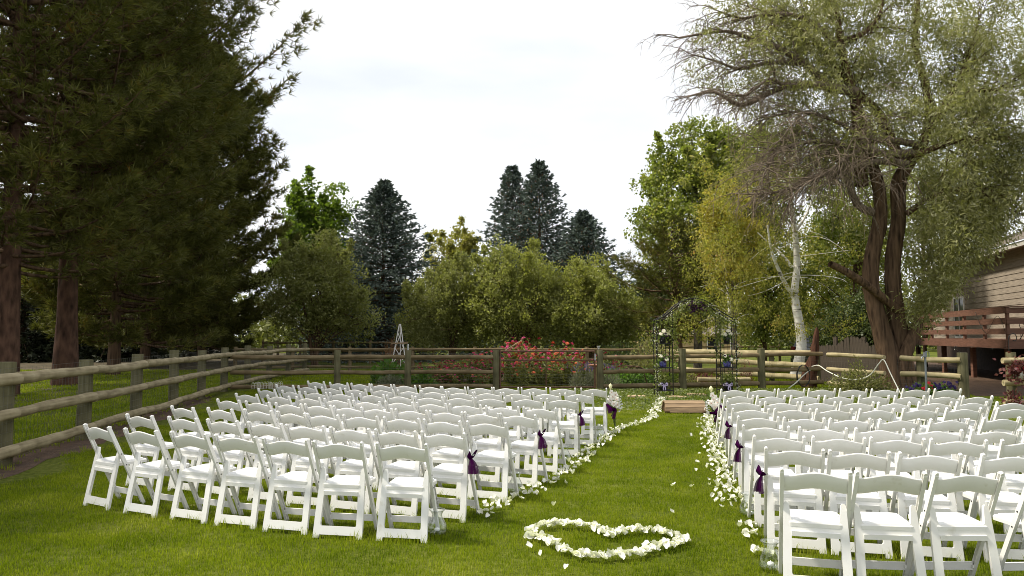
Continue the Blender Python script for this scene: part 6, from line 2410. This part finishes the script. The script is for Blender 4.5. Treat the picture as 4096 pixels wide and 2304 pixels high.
iron_chair(DC + dp(1.0, 1.2, DH), ROT - .5, 'black iron arch backed patio chair at the deck near corner')
iron_chair(DC + dp(3.0, 1.9, DH), ROT + 1.7, 'black iron patio chair half hidden behind the deck railing')
t = thing('patio_table', 'small round black iron table on the deck behind the railing', 'table', DC + dp(2.0, 1.4, DH))
m = MB()
m.lathe([(0, .70), (.42, .70), (.43, .715), (.42, .73), (0, .73)], 20)
m.part('table_top', t, M_IRON)
for k in range(3):
    a = k * 2.09
    m = MB()
    m.tube(smooth_path([(.28 * math.cos(a), .28 * math.sin(a), .70), (.12 * math.cos(a), .12 * math.sin(a), .4), (.32 * math.cos(a), .32 * math.sin(a), 0)], 3), .014, 5)
    m.part('leg', t, M_IRON)
t = thing('patio_couch', 'padded tan patio couch at the right edge of the deck', 'couch', DC + dp(.55, 1.75, DH), ROT)
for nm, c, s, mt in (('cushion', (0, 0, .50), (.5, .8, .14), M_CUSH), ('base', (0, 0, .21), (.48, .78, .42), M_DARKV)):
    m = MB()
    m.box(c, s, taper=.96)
    m.part(nm, t, mt)

# string of small lights round the deck corner
m = MB()
pts = [E2 + Vector((.07, -.12, 1.15)), E2 + Vector((.9, 1.6, 1.35)), DC + dp(-.08, -.08, 1.25), DC + dp(.0, -.08, 1.9), DC + dp(.6, -.07, 2.3), DC + dp(1.7, -.07, 1.75), DC + dp(2.6, -.07, 2.5)]
pth = smooth_path(pts, 6)
m.tube(pth, .006, 4, caps=False)
t = thing('string_lights', 'thin wire of small bulbs strung over the deck railing', 'string lights', (0, 0, 0))
m.part('cord', t, M_IRON)
bm = MB()
bm.lathe([(0, -.045), (.016, -.03), (.012, -.005), (.006, 0)], 6)
bulb = bm.mesh('bulb', M_GLASS)
for i in range(2, len(pth), 2):
    part('bulb', bulb, t, loc=pth[i])


# ------------------------------------------------------------------ car behind the birch
def car():
    t = thing('parked_car', 'black car with red tail lamp parked behind the forked birch', 'car', (at(3195, 1450, 33).x + 2.2, 33, 0), R(10))
    side = [(-2.2, .35), (-2.25, .75), (-2.18, 1.05), (-1.95, 1.62), (-1.6, 1.74), (.3, 1.76), (.9, 1.55), (1.35, 1.12), (2.15, .98), (2.3, .7), (2.28, .35)]
    m = MB()
    n = len(side)
    vs = []
    for y, q in ((-.9, 1), (-.86, 1), (.86, 1), (.9, 1)):
        ins = abs(y) > .88
        for x, z in side:
            inset = .12 if z > 1.2 else 0
            vs.append((x * (.985 if ins else 1), (y / abs(y)) * (abs(y) - inset), z))
    fs = [list(range(n)), [3 * n + i for i in range(n)][::-1]]
    for k in range(3):
        for i in range(n):
            j = (i + 1) % n
            fs.append((k * n + i, (k + 1) * n + i, (k + 1) * n + j, k * n + j))
    m.add(vs, fs)
    m.part('body', t, M_CAR)
    for nm, pts in (('rear_window', [(-2.165, -.66, 1.12), (-2.165, .66, 1.12), (-1.985, .62, 1.58), (-1.985, -.62, 1.58)]),):
        m = MB()
        m.add([(x - .012, y, z) for x, y, z in pts], [(0, 1, 2, 3), (3, 2, 1, 0)])
        m.part(nm, t, M_GLASSD)
    for s in (-1, 1):
        for x0, x1 in ((-1.7, -.75), (-.68, .2), (.26, .85)):
            m = MB()
            y = s * .795
            m.bar((x0, y, 1.36), (x1, y, 1.36), .02, .36)
            m.part('side_window', t, M_GLASSD)
        m = MB()
        m.box((-2.2, s * .76, 1.0), (.10, .22, .26))
        m.part('tail_lamp', t, M_TAIL)
        for x in (-1.4, 1.4):
            m = MB()
            m.tube([(x, s * .72, .34), (x, s * .92, .34)], .34, 18)
            wh = m.part('wheel', t, M_TYRE)
            m = MB()
            m.tube([(x, s * .915, .34), (x, s * .93, .34)], .2, 12)
            m.part('rim', wh, M_STEEL)
    m = MB()
    m.box((-2.27, 0, .5), (.1, 1.6, .2))
    m.part('bumper', t, M_CAR)


car()


# ------------------------------------------------------------------ far houses
def far_house(label, loc, rot, w_, d_, h, rise, wall_m, gable_x=True, over=.4):
    t = thing('house', label, 'house', loc, rot)
    m = MB()
    m.add([(-w_, -d_, 0), (w_, -d_, 0), (w_, d_, 0), (-w_, d_, 0), (-w_, -d_, h), (w_, -d_, h), (w_, d_, h), (-w_, d_, h), (0, -d_, h + rise * .92), (0, d_, h + rise * .92)],
          [(0, 1, 5, 8, 4), (2, 3, 7, 9, 6), (1, 2, 6, 5), (3, 0, 4, 7)] if gable_x else [(0, 1, 5, 4), (1, 2, 6, 5), (2, 3, 7, 6), (3, 0, 4, 7)])
    m.part('wall', t, wall_m)
    m = MB()
    if gable_x:
        for s in (-1, 1):
            a = Vector((s * (w_ + over), 0, h - over * rise / w_))
            b_ = Vector((0, 0, h + rise))
            for u in (0, .12):
                pass
            vs = []
            for y in (-d_ - over, d_ + over):
                for p, u in ((a, 0), (b_, 0), (b_, .14), (a, .14)):
                    vs.append((p.x, y, p.z + u))
            m.add(vs, [(0, 1, 2, 3), (7, 6, 5, 4), (0, 4, 5, 1), (1, 5, 6, 2), (2, 6, 7, 3), (3, 7, 4, 0)])
    else:
        q = .25
        vs = [(-w_ - over, -d_ - over, h), (w_ + over, -d_ - over, h), (w_ + over, d_ + over, h), (-w_ - over, d_ + over, h), (-w_ * q, 0, h + rise), (w_ * q, 0, h + rise)]
        m.add(vs, [(0, 1, 5, 4), (1, 2, 5), (2, 3, 4, 5), (3, 0, 4), (3, 2, 1, 0)])
    m.part('roof', t, M_ROOF)
    for x in (-w_ * .5, w_ * .45):
        m = MB()
        z = h * .55
        for s in (-1, 1):
            m.bar((x - .5, -d_ - .03, z + s * .6), (x + .5, -d_ - .03, z + s * .6), .06, .09)
            m.bar((x + s * .5, -d_ - .03, z - .55), (x + s * .5, -d_ - .03, z + .55), .06, .09, up=(1, 0, 0))
        f = m.part('window', t, M_TRIMW)
        m = MB()
        m.box((x, -d_ - .02, z), (.92, .02, 1.12))
        m.part('pane', f, M_GLASSD)
    m = MB()
    m.bar((-w_ - over, -d_ - over - .02, h - .05), (w_ + over, -d_ - over - .02, h - .05), .04, .16)
    if not gable_x:
        m.part('fascia', t, M_WALLY)
    else:
        bpy.data.objects.remove(m.part('fascia', t, M_WALLY))
    return t


far_house('far grey roofed house with a hipped roof left of the arch', (at(2630, 1400, 62).x + 2.4, 64, 0), R(4), 4.2, 3, 1.7, 2.4, M_WALLY, False)
far_house('far tan gabled house rising behind the grey hipped roof', (at(2600, 1400, 68).x + 1.6, 72, 0), R(-8), 2.6, 3, 4.6, 1.4, M_WALLY)
far_house('far yellow house glimpsed under the bushy olive trees', (at(1955, 1400, 60).x, 63, 0), R(3), 1.6, 2, 2.4, 1.2, M_WALLY)
far_house('far pink walled house glimpsed through the dark pines', (at(850, 1400, 66).x - 3.0, 68, 0), R(-3), 2.6, 2.4, 2.3, 1.2, M_WALLP)
for i, px in enumerate((1872, 1890)):
    p = at(px, 1400, 59)
    m = MB()
    m.lathe([(.16, 0), (.13, .1), (.12, 1.95), (.16, 2.05), (.16, 2.1), (0, 2.1)], 12)
    tag(m.part('porch_column', None, M_TRIMW, loc=(p.x, 59, 0)), ('white porch column left of the far yellow wall', 'white porch column nearest the far yellow wall')[i], 'column', 'porch columns at the far yellow house')

# ------------------------------------------------------------------ grass
def grass_object(name, label, blades, blade_h, blade_w, patch, pts, mat, seed, smin=.75, smax=1.3, lean=.45):
    """one patch of blades carried to every point by geometry nodes"""
    rng = np.random.default_rng(seed)
    n = blades
    P = np.zeros((n, 3))
    P[:, :2] = rng.uniform(-patch / 2, patch / 2, (n, 2))
    a = rng.uniform(0, 2 * np.pi, n)
    hgt = blade_h * (.45 + .75 * rng.random(n))
    ln = lean * rng.random(n) * hgt
    d = np.stack([np.cos(a), np.sin(a), np.zeros(n)], 1)
    b2 = rng.uniform(0, 2 * np.pi, n)
    s = np.stack([np.cos(b2), np.sin(b2), np.zeros(n)], 1) * blade_w / 2
    up = np.zeros((n, 3))
    up[:, 2] = 1
    mid = P + up * hgt[:, None] * .6 + d * ln[:, None] * .35
    tip = P + up * hgt[:, None] * .97 + d * ln[:, None]
    V = np.stack([P - s, P + s, mid + s * .75, mid - s * .75, tip], 1).reshape(-1, 3)
    pts = np.asarray(pts, dtype=float)
    allv = np.concatenate([V, np.column_stack([pts, np.zeros(len(pts))])])
    me = bpy.data.meshes.new(name)
    faces = []
    for i in range(n):
        o = i * 5
        faces.append((o, o + 1, o + 2, o + 3))
        faces.append((o + 3, o + 2, o + 4))
    me.from_pydata(allv.tolist(), [], faces)
    me.materials.append(mat)
    at_ = me.attributes.new('is_point', 'BOOLEAN', 'POINT')
    flag = np.zeros(len(allv), dtype=bool)
    flag[len(V):] = True
    at_.data.foreach_set('value', flag)
    rot = np.zeros((len(allv), 3), dtype=np.float32)
    rot[:, 2] = rng.uniform(0, 6.283, len(allv))
    ra = me.attributes.new('turn', 'FLOAT_VECTOR', 'POINT')
    ra.data.foreach_set('vector', rot.ravel())
    sc = rng.uniform(smin, smax, len(allv)).astype(np.float32)
    sa = me.attributes.new('size', 'FLOAT', 'POINT')
    sa.data.foreach_set('value', sc)
    o = bpy.data.objects.new(name, me)
    link(o)
    tag(o, label, 'grass', None, 'stuff')
    ng = bpy.data.node_groups.new(name, 'GeometryNodeTree')
    ng.interface.new_socket('Geometry', in_out='INPUT', socket_type='NodeSocketGeometry')
    ng.interface.new_socket('Geometry', in_out='OUTPUT', socket_type='NodeSocketGeometry')
    N, K = ng.nodes, ng.links
    gi, go = N.new('NodeGroupInput'), N.new('NodeGroupOutput')
    def named(nm, ty):
        q = N.new('GeometryNodeInputNamedAttribute')
        q.data_type = ty
        q.inputs['Name'].default_value = nm
        return [s_ for s_ in q.outputs if s_.name == 'Attribute' and s_.enabled][0]
    sep = N.new('GeometryNodeSeparateGeometry')
    sep.domain = 'POINT'
    inst = N.new('GeometryNodeInstanceOnPoints')
    K.new(gi.outputs[0], sep.inputs['Geometry'])
    K.new(named('is_point', 'BOOLEAN'), sep.inputs['Selection'])
    K.new(sep.outputs['Selection'], inst.inputs['Points'])
    K.new(sep.outputs['Inverted'], inst.inputs['Instance'])
    e2r = N.new('FunctionNodeEulerToRotation')
    K.new(named('turn', 'FLOAT_VECTOR'), e2r.inputs[0])
    K.new(e2r.outputs[0], inst.inputs['Rotation'])
    K.new(named('size', 'FLOAT'), inst.inputs['Scale'])
    K.new(inst.outputs['Instances'], go.inputs[0])
    md = o.modifiers.new('blades', 'NODES')
    md.node_group = ng
    return o


rng = np.random.default_rng(400)


def lawn_points(n, y0, y1, keep):
    out = []
    step = math.sqrt(.76 * (y1 * y1 - y0 * y0) / n)
    ys = np.arange(y0, y1, step)
    for yy in ys:
        xs = np.arange(-.76 * yy - step, .76 * yy + step, step)
        y = yy + rng.uniform(0, step, len(xs))
        x = xs + rng.uniform(0, step, len(xs))
        m_ = keep(x, y)
        out += list(zip(x[m_], y[m_]))
    return out


FX = np.array([p[0] for p in LF])
FY = np.array([p[1] for p in LF])
inner = lambda x, y: (x > np.interp(y, FY, FX) + .55 + .25 * np.sin(y * 2.3)) & ~((x > 12.4 + .2 * (y - 19)) & (y > 19.5))
near = []
y0 = 4.2
while y0 < 23:
    y1 = y0 * 1.12
    area = .76 * (y1 * y1 - y0 * y0)
    dens = 42 if y0 < 9 else (34 if y0 < 13 else 22)
    near += lawn_points(int(area * dens), y0, y1, inner)
    y0 = y1
grass_object('lawn_grass', 'short mown green grass covering the lawn under the chairs', 130, .036, .0038, .27, near, F_GRASS, 1, .8, 1.2)
outer = lambda x, y: (x < np.interp(y, FY, FX) - .3) | (y > 22.5) & ((x < -4) | (x > 6.5)) & ~(x > 13.2 + .19 * (y - 22))
grass_object('field_grass', 'longer grass growing beyond the log fences', 120, .075, .009, .55, lawn_points(3800, 8, 34, outer), F_GRASS, 2)

# longer tufts along fence feet and chair feet
tufts = []
for (x, y) in LF[:6]:
    tufts += [(x + rng.normal(.1, .2), y + rng.normal(0, .9)) for _ in range(10)]
for k in CHAIR_AT:
    if k[0] in 'ABCD98765':
        for q in (-.19, .19, 0, -.1, .1):
            p = chair_point(k[0], k[1], (q + rng.normal(0, .03), -.015 + rng.normal(0, .015), 0))
            tufts.append((p.x, p.y))
grass_object('grass_tufts', 'taller grass tufts left round chair feet and fence posts', 16, .075, .0045, .09, tufts, F_GRASS, 3)

# clover patch in front of the arch
n = 15000
X = rng.uniform(1.4, 12, n)
Yc = 22.0 - 6.2 * rng.random(n) ** 1.5
keep = ~((np.abs(X - 4.0) < .0))
P = np.stack([X, Yc, rng.uniform(.015, .055, n)], 1)
D = rng.normal(size=(n, 3))
D[:, 2] = np.abs(D[:, 2]) * .4
V, Fq = leaf_geo(P, D, .055, .05, rng, .1)
tag(part('clover_patch', npmesh('clover_patch', V, Fq, F_CLOVER)), 'clover and small white blooms spreading before the arch', 'clover', None, 'stuff')
